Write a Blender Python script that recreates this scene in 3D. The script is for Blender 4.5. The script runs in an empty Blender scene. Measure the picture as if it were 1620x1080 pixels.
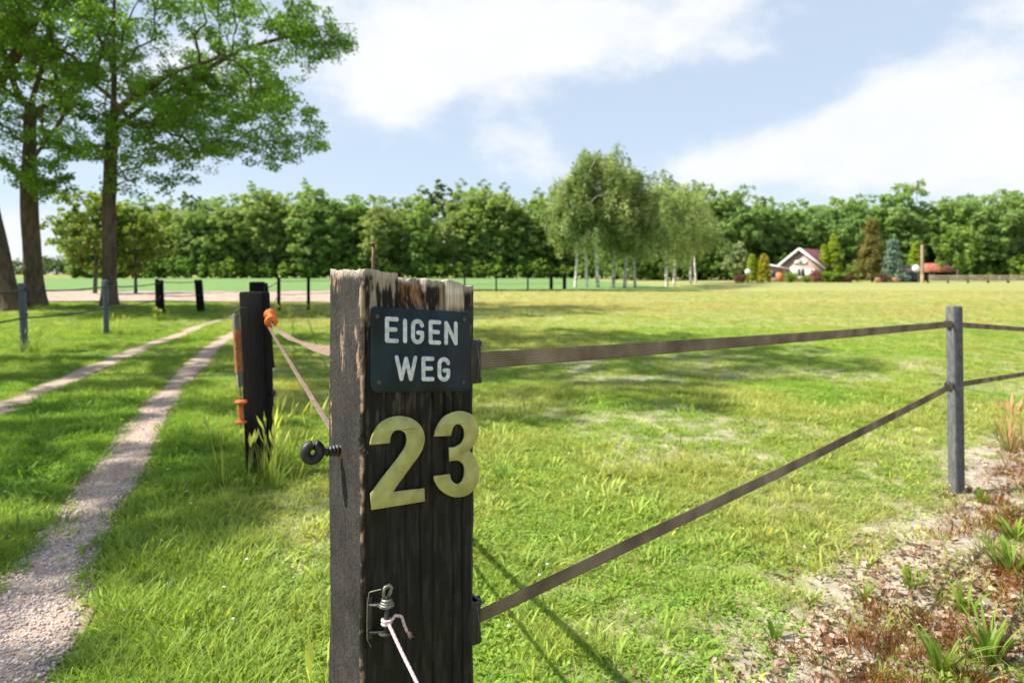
import bpy, bmesh, math
import numpy as np
from mathutils import Vector, Matrix
from mathutils.geometry import tessellate_polygon

# ------------------------------------------------------------------ camera, sky, sun, exposure
S = bpy.context.scene
COL = S.collection
FPX, HZ, CH = 1100.0, 432.0, 1.4            # focal length in photo pixels, horizon row, eye height
cam_d = bpy.data.cameras.new('camera')
cam = bpy.data.objects.new('camera', cam_d); COL.objects.link(cam)
cam.location = (0, 0, CH); cam.rotation_euler = (math.radians(90), 0, 0)
cam_d.sensor_width = 36; cam_d.lens = FPX / 1620 * 36
cam_d.shift_y = -(540 - HZ) / 1620
cam_d.clip_start = 0.05; cam_d.clip_end = 4000
cam_d.dof.use_dof = True; cam_d.dof.focus_distance = 1.55; cam_d.dof.aperture_fstop = 4.3
S.camera = cam

SUN = Vector((-0.88, -0.08, 1.0)).normalized()
w = bpy.data.worlds.new('World'); S.world = w; w.use_nodes = True
nt = w.node_tree; nt.nodes.clear(); N = nt.nodes; L = nt.links
SKY_STRENGTH = 0.09
def wn(t, **k):
    n = N.new(t)
    for a, b in k.items(): setattr(n, a, b)
    return n
def wm(op, a, b=None, c=None):
    n = wn('ShaderNodeMath', operation=op)
    for i, v in enumerate((a, b, c)):
        if v is None: continue
        if isinstance(v, (int, float)): n.inputs[i].default_value = v
        else: L.new(v, n.inputs[i])
    return n.outputs[0]
sky = wn('ShaderNodeTexSky', sky_type='NISHITA'); sky.sun_disc = False
sky.sun_elevation = math.asin(SUN.z); sky.sun_rotation = math.atan2(SUN.x, SUN.y)
sky.air_density = 1.0; sky.dust_density = 0.5; sky.ozone_density = 1.5; sky.altitude = 0
tc = wn('ShaderNodeTexCoord'); sep = wn('ShaderNodeSeparateXYZ'); L.new(tc.outputs['Generated'], sep.inputs[0])
az = wm('ARCTAN2', sep.outputs[0], sep.outputs[1]); el = wm('ARCSINE', sep.outputs[2])
noi = wn('ShaderNodeTexNoise'); noi.inputs['Scale'].default_value = 6.0; noi.inputs['Detail'].default_value = 9; noi.inputs['Roughness'].default_value = 0.6
mp = wn('ShaderNodeMapping'); mp.inputs['Scale'].default_value = (1, 1, 1.7); mp.inputs['Location'].default_value = (3.1, 1.2, 0.4)
L.new(tc.outputs['Generated'], mp.inputs[0]); L.new(mp.outputs[0], noi.inputs['Vector'])
def aze(px, py):
    x = (px - 810) / FPX; z = (HZ - py) / FPX
    return math.atan(x), math.atan(z / math.sqrt(1 + x * x))
field = wm('MULTIPLY_ADD', noi.outputs['Fac'], 2.0, -0.66)
# cumulus banks: (px, py, radius x, radius y, weight); negative ones are open blue sky
for (px, py, rx, ry, wt) in [(600, 70, 120, 90, .50), (700, 110, 90, 60, .38), (780, 30, 160, 80, .48), (950, 40, 130, 60, .38), (1090, 30, 110, 50, .42), (1180, 85, 60, 30, .30), (620, 165, 90, 28, .22),
                             (810, 235, 75, 45, .36), (880, 285, 120, 30, .26), (990, 115, 50, 30, .26), (1440, 150, 75, 60, .44), (1330, 190, 100, 45, .40), (1560, 215, 130, 60, .46), (1150, 265, 130, 55, .44), (1330, 270, 200, 40, .34),
                             (1610, 70, 70, 60, .34), (1730, 150, 160, 160, .3), (330, 120, 150, 90, .22), (30, 390, 160, 60, .45),
                             (1350, 60, 130, 70, -.42), (1530, 60, 60, 90, -.22), (520, 255, 200, 45, -.34), (1000, 200, 120, 40, -.40), (1180, 160, 90, 35, -.30), (720, 240, 40, 60, -.2), (1420, 330, 300, 30, .12)]:
    a0, e0 = aze(px, py)
    da = wm('DIVIDE', wm('SUBTRACT', az, a0), rx / FPX); de = wm('DIVIDE', wm('SUBTRACT', el, e0), ry / FPX)
    r2 = wm('ADD', wm('MULTIPLY', da, da), wm('MULTIPLY', de, de))
    g = wm('EXPONENT', wm('MULTIPLY', r2, -0.8))
    field = wm('MULTIPLY_ADD', g, wt, field)
ramp = wn('ShaderNodeMapRange'); ramp.interpolation_type = 'SMOOTHSTEP'
L.new(field, ramp.inputs[0]); ramp.inputs[1].default_value = 0.34; ramp.inputs[2].default_value = 1.0
noi2 = wn('ShaderNodeTexNoise'); noi2.inputs['Scale'].default_value = 7; noi2.inputs['Detail'].default_value = 4
L.new(mp.outputs[0], noi2.inputs['Vector'])
cc = wn('ShaderNodeMix', data_type='RGBA'); L.new(noi2.outputs['Fac'], cc.inputs['Factor'])
CL = 0.52 / SKY_STRENGTH
cc.inputs['A'].default_value = (CL * .86, CL * .90, CL * .96, 1); cc.inputs['B'].default_value = (CL * 1.03, CL * 1.03, CL * 1.04, 1)
pale = wn('ShaderNodeMix', data_type='RGBA'); pale.inputs['Factor'].default_value = 0.72    # thin high veil
L.new(sky.outputs[0], pale.inputs['A']); pale.inputs['B'].default_value = (CL * .67, CL * .78, CL * .93, 1)
mx = wn('ShaderNodeMix', data_type='RGBA'); L.new(ramp.outputs[0], mx.inputs['Factor'])
L.new(pale.outputs['Result'], mx.inputs['A']); L.new(cc.outputs['Result'], mx.inputs['B'])
bg = wn('ShaderNodeBackground'); bg.inputs[1].default_value = SKY_STRENGTH; L.new(mx.outputs['Result'], bg.inputs[0])
wo = wn('ShaderNodeOutputWorld'); L.new(bg.outputs[0], wo.inputs[0])
sun_d = bpy.data.lights.new('sun', 'SUN'); sun_d.energy = 5.0; sun_d.angle = math.radians(0.53); sun_d.color = (1.0, 0.94, 0.84)
sun = bpy.data.objects.new('sun', sun_d); COL.objects.link(sun)
sun.rotation_euler = SUN.to_track_quat('Z', 'Y').to_euler(); sun.location = (-30, -5, 40)
S.view_settings.view_transform = 'Standard'; S.view_settings.look = 'None'
S.view_settings.gamma = 1; S.view_settings.exposure = 1.0; S.view_settings.use_curve_mapping = False
S.render.engine = 'CYCLES'
S.cycles.max_bounces = 5; S.cycles.diffuse_bounces = 2; S.cycles.transmission_bounces = 3; S.cycles.transparent_max_bounces = 6
S.cycles.use_denoising = True
S.cycles.use_adaptive_sampling = True; S.cycles.adaptive_threshold = 0.015

# ------------------------------------------------------------------ helpers
R = np.random.default_rng(23)
def grid_noise(x, y, scale, seed, octs=3):
    """smooth value noise, vectorised"""
    out = np.zeros_like(np.asarray(x, float)); amp = 1.0; tot = 0
    for o in range(octs):
        r = np.random.default_rng(seed * 17 + o); T = r.random((64, 64))
        fx = np.asarray(x, float) / scale * 2 ** o + 31.7 * o; fy = np.asarray(y, float) / scale * 2 ** o + 11.3 * o
        ix = np.floor(fx).astype(int); iy = np.floor(fy).astype(int); tx = fx - ix; ty = fy - iy
        tx = tx * tx * (3 - 2 * tx); ty = ty * ty * (3 - 2 * ty)
        a = T[ix % 64, iy % 64]; b = T[(ix + 1) % 64, iy % 64]; c = T[ix % 64, (iy + 1) % 64]; d = T[(ix + 1) % 64, (iy + 1) % 64]
        out += amp * ((a * (1 - tx) + b * tx) * (1 - ty) + (c * (1 - tx) + d * tx) * ty); tot += amp; amp *= 0.5
    return out / tot
def sstep(a, b, x):
    t = np.clip((np.asarray(x, float) - a) / (b - a), 0, 1); return t * t * (3 - 2 * t)

ORD = 'first second third fourth fifth sixth seventh eighth ninth tenth eleventh twelfth thirteenth fourteenth fifteenth sixteenth seventeenth eighteenth nineteenth twentieth'.split()
TENS = ('', '', 'twenty', 'thirty', 'forty')
def ordinal(i):
    """0 -> first"""
    n = i + 1
    if n <= 20: return ORD[i]
    return TENS[n // 10] + '-' + ORD[n % 10 - 1] if n % 10 else TENS[n // 10][:-1] + 'ieth'
MATS = {}
def mat(name, color, rough=0.8, noise=None, bump=None, spec=0.3, metallic=0.0, attr=None, translucent=0.0, instancer=None, coords='Object'):
    """procedural material; noise=(scale vec or float, amount, detail), bump=(scale, strength, distance)"""
    if name in MATS: return MATS[name]
    m = bpy.data.materials.new(name); m.use_nodes = True; t = m.node_tree; n = t.nodes; l = t.links
    p = n['Principled BSDF']; p.inputs['Roughness'].default_value = rough; p.inputs['Metallic'].default_value = metallic
    p.inputs['Specular IOR Level'].default_value = spec
    tcn = n.new('ShaderNodeTexCoord')
    def ntex(scale, detail):
        mpn = n.new('ShaderNodeMapping'); l.new(tcn.outputs[coords], mpn.inputs[0])
        mpn.inputs['Scale'].default_value = scale if isinstance(scale, tuple) else (scale,) * 3
        x = n.new('ShaderNodeTexNoise'); x.inputs['Scale'].default_value = 1; x.inputs['Detail'].default_value = detail
        l.new(mpn.outputs[0], x.inputs['Vector']); return x.outputs['Fac']
    src = None
    if attr:
        a = n.new('ShaderNodeAttribute'); a.attribute_name = attr; src = a.outputs['Color']
    if instancer:
        a2 = n.new('ShaderNodeAttribute'); a2.attribute_name = instancer; a2.attribute_type = 'INSTANCER'
        if src is None: src = a2.outputs['Color']
        else:
            mm = n.new('ShaderNodeMix'); mm.data_type = 'RGBA'; mm.blend_type = 'MULTIPLY'; mm.inputs['Factor'].default_value = 1
            l.new(src, mm.inputs['A']); l.new(a2.outputs['Color'], mm.inputs['B']); src = mm.outputs['Result']
    if noise:
        f = ntex(noise[0], noise[2] if len(noise) > 2 else 4)
        r = n.new('ShaderNodeMapRange'); l.new(f, r.inputs[0]); r.inputs[1].default_value = 0.3; r.inputs[2].default_value = 0.7
        r.inputs[3].default_value = 1 - noise[1]; r.inputs[4].default_value = 1 + noise[1]
        mm = n.new('ShaderNodeVectorMath'); mm.operation = 'SCALE'
        if src is None: mm.inputs[0].default_value = color[:3]
        else: l.new(src, mm.inputs[0])
        l.new(r.outputs[0], mm.inputs['Scale']); src = mm.outputs[0]
    if src is None: p.inputs['Base Color'].default_value = (*color[:3], 1)
    else: l.new(src, p.inputs['Base Color'])
    if bump:
        f = ntex(bump[0], 5); b = n.new('ShaderNodeBump'); b.inputs['Strength'].default_value = bump[1]; b.inputs['Distance'].default_value = bump[2]
        l.new(f, b.inputs['Height']); l.new(b.outputs[0], p.inputs['Normal'])
    if translucent:
        tr = n.new('ShaderNodeBsdfTranslucent'); ms = n.new('ShaderNodeMixShader'); ms.inputs[0].default_value = translucent
        if src is None: tr.inputs[0].default_value = (*color[:3], 1)
        else:
            g = n.new('ShaderNodeVectorMath'); g.operation = 'MULTIPLY'; l.new(src, g.inputs[0]); g.inputs[1].default_value = (1.25, 1.2, .6); l.new(g.outputs[0], tr.inputs[0])
        l.new(p.outputs[0], ms.inputs[1]); l.new(tr.outputs[0], ms.inputs[2]); l.new(ms.outputs[0], n['Material Output'].inputs[0])
    MATS[name] = m; return m

def mesh_np(name, V, faces, m=None, cols=None, smooth=False, attrs=None):
    """faces: list of int arrays (M,k)"""
    V = np.asarray(V, np.float32).reshape(-1, 3); me = bpy.data.meshes.new(name)
    faces = [np.asarray(f, np.int32) for f in faces if len(f)]
    me.vertices.add(len(V)); me.vertices.foreach_set('co', V.ravel())
    li = np.concatenate([f.ravel() for f in faces]) if faces else np.zeros(0, np.int32)
    tot = np.concatenate([np.full(len(f), f.shape[1], np.int32) for f in faces]) if faces else np.zeros(0, np.int32)
    st = np.concatenate([[0], np.cumsum(tot)[:-1]]).astype(np.int32) if len(tot) else np.zeros(0, np.int32)
    me.loops.add(len(li)); me.loops.foreach_set('vertex_index', li)
    me.polygons.add(len(tot)); me.polygons.foreach_set('loop_start', st)
    if smooth: me.polygons.foreach_set('use_smooth', np.ones(len(tot), bool))
    me.update(calc_edges=True)
    if cols is not None:
        a = me.attributes.new('col', 'FLOAT_COLOR', 'POINT'); c = np.ones((len(V), 4), np.float32); c[:, :3] = cols; a.data.foreach_set('color', c.ravel())
    for k, v in (attrs or {}).items():
        a = me.attributes.new(k, 'FLOAT', 'POINT'); a.data.foreach_set('value', np.asarray(v, np.float32))
    if m: me.materials.append(m)
    return me

class MB:
    """collects shapes for ONE mesh"""
    def __init__(s): s.v = []; s.q = []; s.t = []; s.n = 0
    def add(s, V, Q=(), T=()):
        V = np.asarray(V, float).reshape(-1, 3); s.v.append(V)
        if len(Q): s.q.append(np.asarray(Q, int) + s.n)
        if len(T): s.t.append(np.asarray(T, int) + s.n)
        s.n += len(V); return s
    def box(s, c, size, axes=None, bevel=0.0):
        """c centre, size full lengths, axes 3x3 rows"""
        A = np.eye(3) if axes is None else np.asarray(axes, float); h = np.asarray(size, float) / 2
        if bevel <= 0:
            P = np.array([[x, y, z] for z in (-1, 1) for y in (-1, 1) for x in (-1, 1)], float) * h
            return s.add(np.asarray(c) + P @ A, [[0, 2, 3, 1], [4, 5, 7, 6], [0, 1, 5, 4], [2, 6, 7, 3], [0, 4, 6, 2], [1, 3, 7, 5]])
        b = min(bevel, *(h * .9)); bm = bmesh.new(); bmesh.ops.create_cube(bm, size=1)
        for v in bm.verts: v.co = Vector((v.co.x * size[0], v.co.y * size[1], v.co.z * size[2]))
        bmesh.ops.bevel(bm, geom=list(bm.edges), offset=b, segments=2, profile=.6, affect='EDGES')
        bmesh.ops.triangulate(bm, faces=bm.faces); bm.verts.index_update()
        P = np.array([v.co[:] for v in bm.verts]); T = [[v.index for v in f.verts] for f in bm.faces]; bm.free()
        return s.add(np.asarray(c) + P @ A, T=T)
    def tube(s, pts, rad, k=8, caps=True):
        P = np.asarray(pts, float); n = len(P); rad = np.full(n, rad, float) if np.isscalar(rad) else np.asarray(rad, float)
        T = np.gradient(P, axis=0); T /= np.linalg.norm(T, axis=1)[:, None] + 1e-12
        ref = np.array([0, 0, 1.0]) if abs(T[0][2]) < .9 else np.array([1.0, 0, 0])
        u = np.cross(T[0], ref); u /= np.linalg.norm(u); a = np.linspace(0, 2 * np.pi, k, endpoint=False); V = []
        for i in range(n):
            u = u - T[i] * (u @ T[i]); u /= np.linalg.norm(u) + 1e-12; b = np.cross(T[i], u)
            V.append(P[i] + rad[i] * (np.cos(a)[:, None] * u + np.sin(a)[:, None] * b))
        V = np.concatenate(V); i = np.arange(n - 1)[:, None] * k; j = np.arange(k)[None]; j2 = (j + 1) % k
        Q = np.stack([i + j, i + j2, i + k + j2, i + k + j], -1).reshape(-1, 4); Tt = []
        if caps:
            V = np.concatenate([V, P[:1], P[-1:]]); c0, c1 = n * k, n * k + 1
            Tt = [[c0, (q + 1) % k, q] for q in range(k)] + [[c1, (n - 1) * k + q, (n - 1) * k + (q + 1) % k] for q in range(k)]
        return s.add(V, Q, Tt)
    def lathe(s, c, axis, prof, k=20):
        """prof: (distance along axis, radius)"""
        ax = np.asarray(axis, float); ax /= np.linalg.norm(ax)
        ref = np.array([0, 0, 1.0]) if abs(ax[2]) < .9 else np.array([1.0, 0, 0]); u = np.cross(ax, ref); u /= np.linalg.norm(u); b = np.cross(ax, u)
        a = np.linspace(0, 2 * np.pi, k, endpoint=False); ring = np.cos(a)[:, None] * u + np.sin(a)[:, None] * b
        V = np.concatenate([np.asarray(c) + ax * h + ring * max(r, 1e-5) for h, r in prof]); n = len(prof)
        i = np.arange(n - 1)[:, None] * k; j = np.arange(k)[None]; j2 = (j + 1) % k
        return s.add(V, np.stack([i + j, i + j2, i + k + j2, i + k + j], -1).reshape(-1, 4))
    def mesh(s, name, m, smooth=False):
        f = ([np.concatenate(s.q)] if s.q else []) + ([np.concatenate(s.t)] if s.t else [])
        return mesh_np(name, np.concatenate(s.v), f, m, smooth=smooth)
    def build(s, name, m, parent=None, smooth=False):
        return link(name, s.mesh(name, m, smooth), parent)
def link(name, me, parent=None, loc=None):
    o = bpy.data.objects.new(name, me); COL.objects.link(o)
    if parent is not None: o.parent = parent; o.location = -Vector(parent.location) if loc is None else loc
    elif loc is not None: o.location = loc
    return o
def tag(o, label=None, cat=None, group=None, kind=None):
    for k, v in (('label', label), ('category', cat), ('group', group), ('kind', kind)):
        if v: o[k] = v
    return o
def empty(name, loc, label, cat, group=None):
    o = bpy.data.objects.new(name, None); COL.objects.link(o); o.location = loc; o.empty_display_size = .1
    return tag(o, label, cat, group)
def copy_tree(o, parent=None):
    c = o.copy(); COL.objects.link(c); c.parent = parent
    for ch in o.children: copy_tree(ch, c)
    return c
def smooth_auto(o, ang=40):
    me = o.data; me.polygons.foreach_set('use_smooth', np.ones(len(me.polygons), bool))
    try: me.set_sharp_from_angle(angle=math.radians(ang))
    except Exception: pass
    return o

# ------------------------------------------------------------------ the lie of the land
FA, FB = np.array([-.02, 1.66]), np.array([2.83, 4.45])        # fence line from the gate post to the grey post
fd = (FB - FA) / np.linalg.norm(FB - FA); fnrm = np.array([fd[1], -fd[0]])   # points to the near side, towards the ditch
def gz(x, y):
    x = np.asarray(x, float); y = np.asarray(y, float)
    s = (x - FA[0]) * fnrm[0] + (y - FA[1]) * fnrm[1]; along = (x - FA[0]) * fd[0] + (y - FA[1]) * fd[1]
    z = 0.05 * (grid_noise(x, y, 2.6, 3) - .5) + 0.02 * (grid_noise(x, y, .5, 4, 2) - .5)
    z += .25 * (grid_noise(x, y, 24, 6, 2) - .5) * sstep(30, 60, np.hypot(x, y)) * (1 - sstep(70, 110, y))
    dd = sstep(1.1, 2.7, s) * sstep(1.2, 4, along)
    z -= .5 * dd
    z -= .22 * sstep(4.2, 8, along) * sstep(-2.5, .5, s) * (1 - dd)
    for tx, ty in ((-18.2, 26), (-15.2, 26)):
        z += .28 * np.exp(-(((x - tx) ** 2 + (y - ty) ** 2) / 1.6))
    return z
def g1(x, y): return float(gz(np.array([x]), np.array([y]))[0])
def G(px, py):
    d = FPX * CH / (py - HZ); return ((px - 810) / FPX * d, d)
RT = np.array([[-.55, -1.5], [-1.05, 0.3], [-1.78, 2.2], [-2.17, 3.29], [-2.72, 4.7], [-3.6, 7.0], [-4.4, 9.3], [-5.25, 11.9], [-5.98, 14.3], [-6.7, 17.2], [-7.4, 20.5], [-8.0, 24], [-8.6, 28]])
LT = np.array([[-2.35, -1.5], [-2.9, .3], [-3.6, 2.2], [-4.0, 3.3], [-4.5, 4.7], [-5.3, 7.2], [-6.05, 10], [-6.9, 13], [-7.7, 16.4], [-8.5, 19.7], [-9.2, 23], [-9.9, 27]])
def pl_dist(x, y, P):
    best = np.full(np.shape(x), 1e9)
    for a, b in zip(P[:-1], P[1:]):
        d = b - a; t = np.clip(((x - a[0]) * d[0] + (y - a[1]) * d[1]) / (d @ d), 0, 1)
        best = np.minimum(best, np.hypot(x - a[0] - t * d[0], y - a[1] - t * d[1]))
    return best
def track_mask(x, y):
    """signed: >0 inside a wheel track"""
    n = .16 * (grid_noise(x, y, .55, 8) - .5); fade = sstep(15, 26, y)
    hw = .17 + .09 * sstep(3.5, 2.4, y)
    return np.maximum(hw + n - fade * .25 - pl_dist(x, y, RT), .17 + n - fade * .25 - pl_dist(x, y, LT))
def fence_side(x, y): return (x - FA[0]) * fnrm[0] + (y - FA[1]) * fnrm[1]
def bare(x, y):
    """0..1 bare sandy soil"""
    s = fence_side(x, y); al = (x - FA[0]) * fd[0] + (y - FA[1]) * fd[1]
    n = grid_noise(x, y, .9, 12, 4)
    inpad = (sstep(-.9, -.2, x + .42 * (y - 1.6)))
    b1 = sstep(.54, .68, n + .08 * sstep(9, 3, y) + .16 * (grid_noise(x, y, .22, 15, 3) - .5)) * inpad * sstep(16, 8, y) * .66
    b2 = sstep(-.75, .05, s + .9 * (n - .5)) * sstep(-.3, .8, al)
    b3 = sstep(-1.5, -.4, s + 1.4 * (grid_noise(x, y, 1.3, 14) - .5)) * sstep(.2, 1.2, al) * .5
    return np.clip(np.maximum(np.maximum(b1, b2), b3), 0, 1)

def spaced(parts):
    out = [np.array([parts[0][0]])]
    for a, b, st in parts: out.append(np.arange(a, b, st)[1:] if True else None); out.append(np.array([b]))
    return np.unique(np.round(np.concatenate(out), 4))
gx = spaced([(-900, -200, 70), (-200, -40, 10), (-40, -9, 1.2), (-9, -6, .2), (-6, 5, .07), (5, 9, .2), (9, 40, 1.2), (40, 200, 10), (200, 900, 70)])
gy = spaced([(-120, -10, 10), (-10, 0, .6), (0, 1.5, .12), (1.5, 9, .06), (9, 22, .16), (22, 62, 1.0), (62, 200, 8), (200, 1800, 80)])
X, Y = np.meshgrid(gx, gy); Z = gz(X, Y)
bz = bare(X, Y); Z = Z - .012 * bz
s_ = fence_side(X, Y)
n1 = grid_noise(X, Y, 1.1, 21, 4); n2 = grid_noise(X, Y, 7, 22, 3); n3 = grid_noise(X, Y, .22, 23, 2)
thatch = np.stack([.17 + .09 * n1, .19 + .08 * n1, .055 + .02 * n1], -1)                     # soil and stalks under green grass
dryf = sstep(9, 22, Y) * sstep(-6, -1, X)
dryc = np.stack([.23 + .08 * n2, .25 + .06 * n2, .085 + .03 * n2], -1)
col = thatch * (1 - dryf[..., None]) + dryc * dryf[..., None]
sand = np.stack([.30 + .11 * n3, .258 + .10 * n3, .208 + .08 * n3], -1)
col = col * (1 - bz[..., None]) + sand * bz[..., None]
lit = (sstep(.3, 1.2, s_ + .8 * (n1 - .5)) * bz)[..., None]
litc = np.stack([.17 + .08 * n3, .10 + .06 * n3, .055 + .04 * n3], -1); col = col * (1 - lit * .6) + litc * lit * .6
V = np.stack([X, Y, Z], -1).reshape(-1, 3); nx, ny = len(gx), len(gy)
ii = (np.arange(ny - 1)[:, None] * nx + np.arange(nx - 1)[None]).ravel()
m_ground = mat('ground_soil', (1, 1, 1), .95, noise=(9.0, .35, 6), bump=(40.0, .6, .012), attr='col', spec=.1)
tag(link('ground', mesh_np('ground', V, [np.stack([ii, ii + 1, ii + nx + 1, ii + nx], -1)], m_ground, cols=col.reshape(-1, 3), smooth=True)), 'grassy paddock ground with bare sandy patches', 'ground', kind='structure')

def strip_track(name, P, hw, seed, label):
    """wheel track as a ribbon that follows the ground"""
    seg = np.cumsum(np.r_[0, np.hypot(*np.diff(P, axis=0).T)]); tt = np.r_[np.arange(0, 12, .06), np.arange(12, seg[-1], .15)]
    cx = np.interp(tt, seg, P[:, 0]); cy = np.interp(tt, seg, P[:, 1])
    k = np.ones(15) / 15; cx = np.r_[cx[:7], np.convolve(cx, k, 'valid'), cx[-7:]]; cy = np.r_[cy[:7], np.convolve(cy, k, 'valid'), cy[-7:]]
    tx, ty = np.gradient(cx), np.gradient(cy); ln = np.hypot(tx, ty); nx_, ny_ = ty / ln, -tx / ln
    wl = hw(cy) + .13 * (grid_noise(tt, tt * 0, .5, seed, 4) - .5); wr = hw(cy) + .13 * (grid_noise(tt, tt * 0 + 9, .5, seed + 1, 4) - .5)
    m = 14; f = np.linspace(-1, 1, m); off = np.where(f[None] < 0, f[None] * wl[:, None], f[None] * wr[:, None])
    VX = cx[:, None] + nx_[:, None] * off; VY = cy[:, None] + ny_[:, None] * off
    VZ = gz(VX, VY) + .007 - .012 * (1 - f[None] ** 2) * 0 + .004 * (1 - f[None] ** 4)
    n_ = grid_noise(VX, VY, .4, seed + 3, 4); e = (np.abs(f[None]) ** 3) * np.ones_like(VX)
    c = np.stack([.33 + .17 * n_, .25 + .13 * n_, .20 + .105 * n_], -1) * (1 - .25 * e[..., None])
    n = len(tt); i = (np.arange(n - 1)[:, None] * m + np.arange(m - 1)[None]).ravel()
    mm = mat('track_soil', (1, 1, 1), .95, noise=(55.0, .4, 4), bump=(120.0, .9, .008), attr='col', spec=.12)
    o = link(name, mesh_np(name, np.stack([VX, VY, VZ], -1).reshape(-1, 3), [np.stack([i, i + 1, i + m + 1, i + m], -1)], mm, cols=c.reshape(-1, 3), smooth=True))
    return tag(o, label, 'track', kind='structure')
strip_track('wheel_track', RT, lambda y: .165 + .09 * sstep(3.6, 2.4, y) - .12 * sstep(18, 27, y), 41, 'worn sandy wheel track of the lane nearer the gate, gravel at its near end')
strip_track('wheel_track', LT, lambda y: .17 - .1 * sstep(18, 26, y), 47, 'worn sandy wheel track of the lane beside the tree row')

def sheet(name, poly_x, poly_y, z, m, label, furrow=0, step=(2, .5)):
    xs = np.arange(poly_x[0], poly_x[1] + .01, step[0]); ys = np.arange(poly_y[0], poly_y[1] + .01, step[1])
    X_, Y_ = np.meshgrid(xs, ys); e = (Y_ - poly_y[0]) / (poly_y[1] - poly_y[0])
    Z_ = z + gz(X_, Y_) + furrow * (np.sin(Y_ * 7 + X_ * .15) * .5 + 1.6 * (grid_noise(X_, Y_, .9, 5) - .5))
    nx, ny = len(xs), len(ys); i = (np.arange(ny - 1)[:, None] * nx + np.arange(nx - 1)[None]).ravel()
    o = link(name, mesh_np(name, np.stack([X_, Y_, Z_], -1).reshape(-1, 3), [np.stack([i, i + 1, i + nx + 1, i + nx], -1)], m, smooth=True))
    return tag(o, label, 'field', kind='structure')
sheet('ploughed_field', (-95, -5.5), (33, 52), .06, mat('tilled_earth', (.37, .29, .24), .95, noise=((1.5, 4, 4), .28, 5), bump=((3, 8, 8), 1, .1), spec=.1), 'bare pinkish ploughed strip beyond the lane fence', furrow=.06, step=(1.2, .25))
sheet('crop_field', (-260, 17), (52.3, 176), .10, mat('young_crop', (.15, .25, .085), .9, noise=((.6, 2.5, 1), .22, 5), bump=((2, 6, 4), 1, .2), spec=.1), 'even green crop field in front of the wood', furrow=.05, step=(5, .8))

# ------------------------------------------------------------------ scattered cover (grass, gravel, dead leaves)
def proto_collection(name, meshes):
    c = bpy.data.collections.new(name)
    for i, me in enumerate(meshes):
        c.objects.link(bpy.data.objects.new('%s_%02d' % (name, i), me))
    return c
def scatter(name, coll, P, rot, scl, idx, tint, label, cat, kind='stuff'):
    me = bpy.data.meshes.new(name); me.vertices.add(len(P)); me.vertices.foreach_set('co', np.asarray(P, np.float32).ravel())
    a = me.attributes.new('rot', 'FLOAT_VECTOR', 'POINT'); a.data.foreach_set('vector', np.asarray(rot, np.float32).ravel())
    a = me.attributes.new('scl', 'FLOAT_VECTOR', 'POINT'); a.data.foreach_set('vector', np.asarray(scl, np.float32).ravel())
    a = me.attributes.new('idx', 'INT', 'POINT'); a.data.foreach_set('value', np.asarray(idx, np.int32))
    c4 = np.ones((len(P), 4), np.float32); c4[:, :3] = tint
    a = me.attributes.new('tint', 'FLOAT_COLOR', 'POINT'); a.data.foreach_set('color', c4.ravel())
    o = link(name, me); ng = bpy.data.node_groups.new(name, 'GeometryNodeTree')
    ng.interface.new_socket('Geometry', in_out='INPUT', socket_type='NodeSocketGeometry'); ng.interface.new_socket('Geometry', in_out='OUTPUT', socket_type='NodeSocketGeometry')
    n, l = ng.nodes, ng.links; gi = n.new('NodeGroupInput'); go = n.new('NodeGroupOutput')
    ci = n.new('GeometryNodeCollectionInfo'); ci.inputs['Collection'].default_value = coll; ci.inputs['Separate Children'].default_value = True; ci.inputs['Reset Children'].default_value = True
    ip = n.new('GeometryNodeInstanceOnPoints'); ip.inputs['Pick Instance'].default_value = True
    def na(nm, ty):
        q = n.new('GeometryNodeInputNamedAttribute'); q.data_type = ty; q.inputs['Name'].default_value = nm; return q.outputs['Attribute']
    l.new(gi.outputs[0], ip.inputs['Points']); l.new(ci.outputs[0], ip.inputs['Instance']); l.new(na('idx', 'INT'), ip.inputs['Instance Index'])
    l.new(na('rot', 'FLOAT_VECTOR'), ip.inputs['Rotation']); l.new(na('scl', 'FLOAT_VECTOR'), ip.inputs['Scale']); l.new(ip.outputs[0], go.inputs[0])
    md = o.modifiers.new('scatter', 'NODES'); md.node_group = ng
    return tag(o, label, cat, kind=kind)

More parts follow.
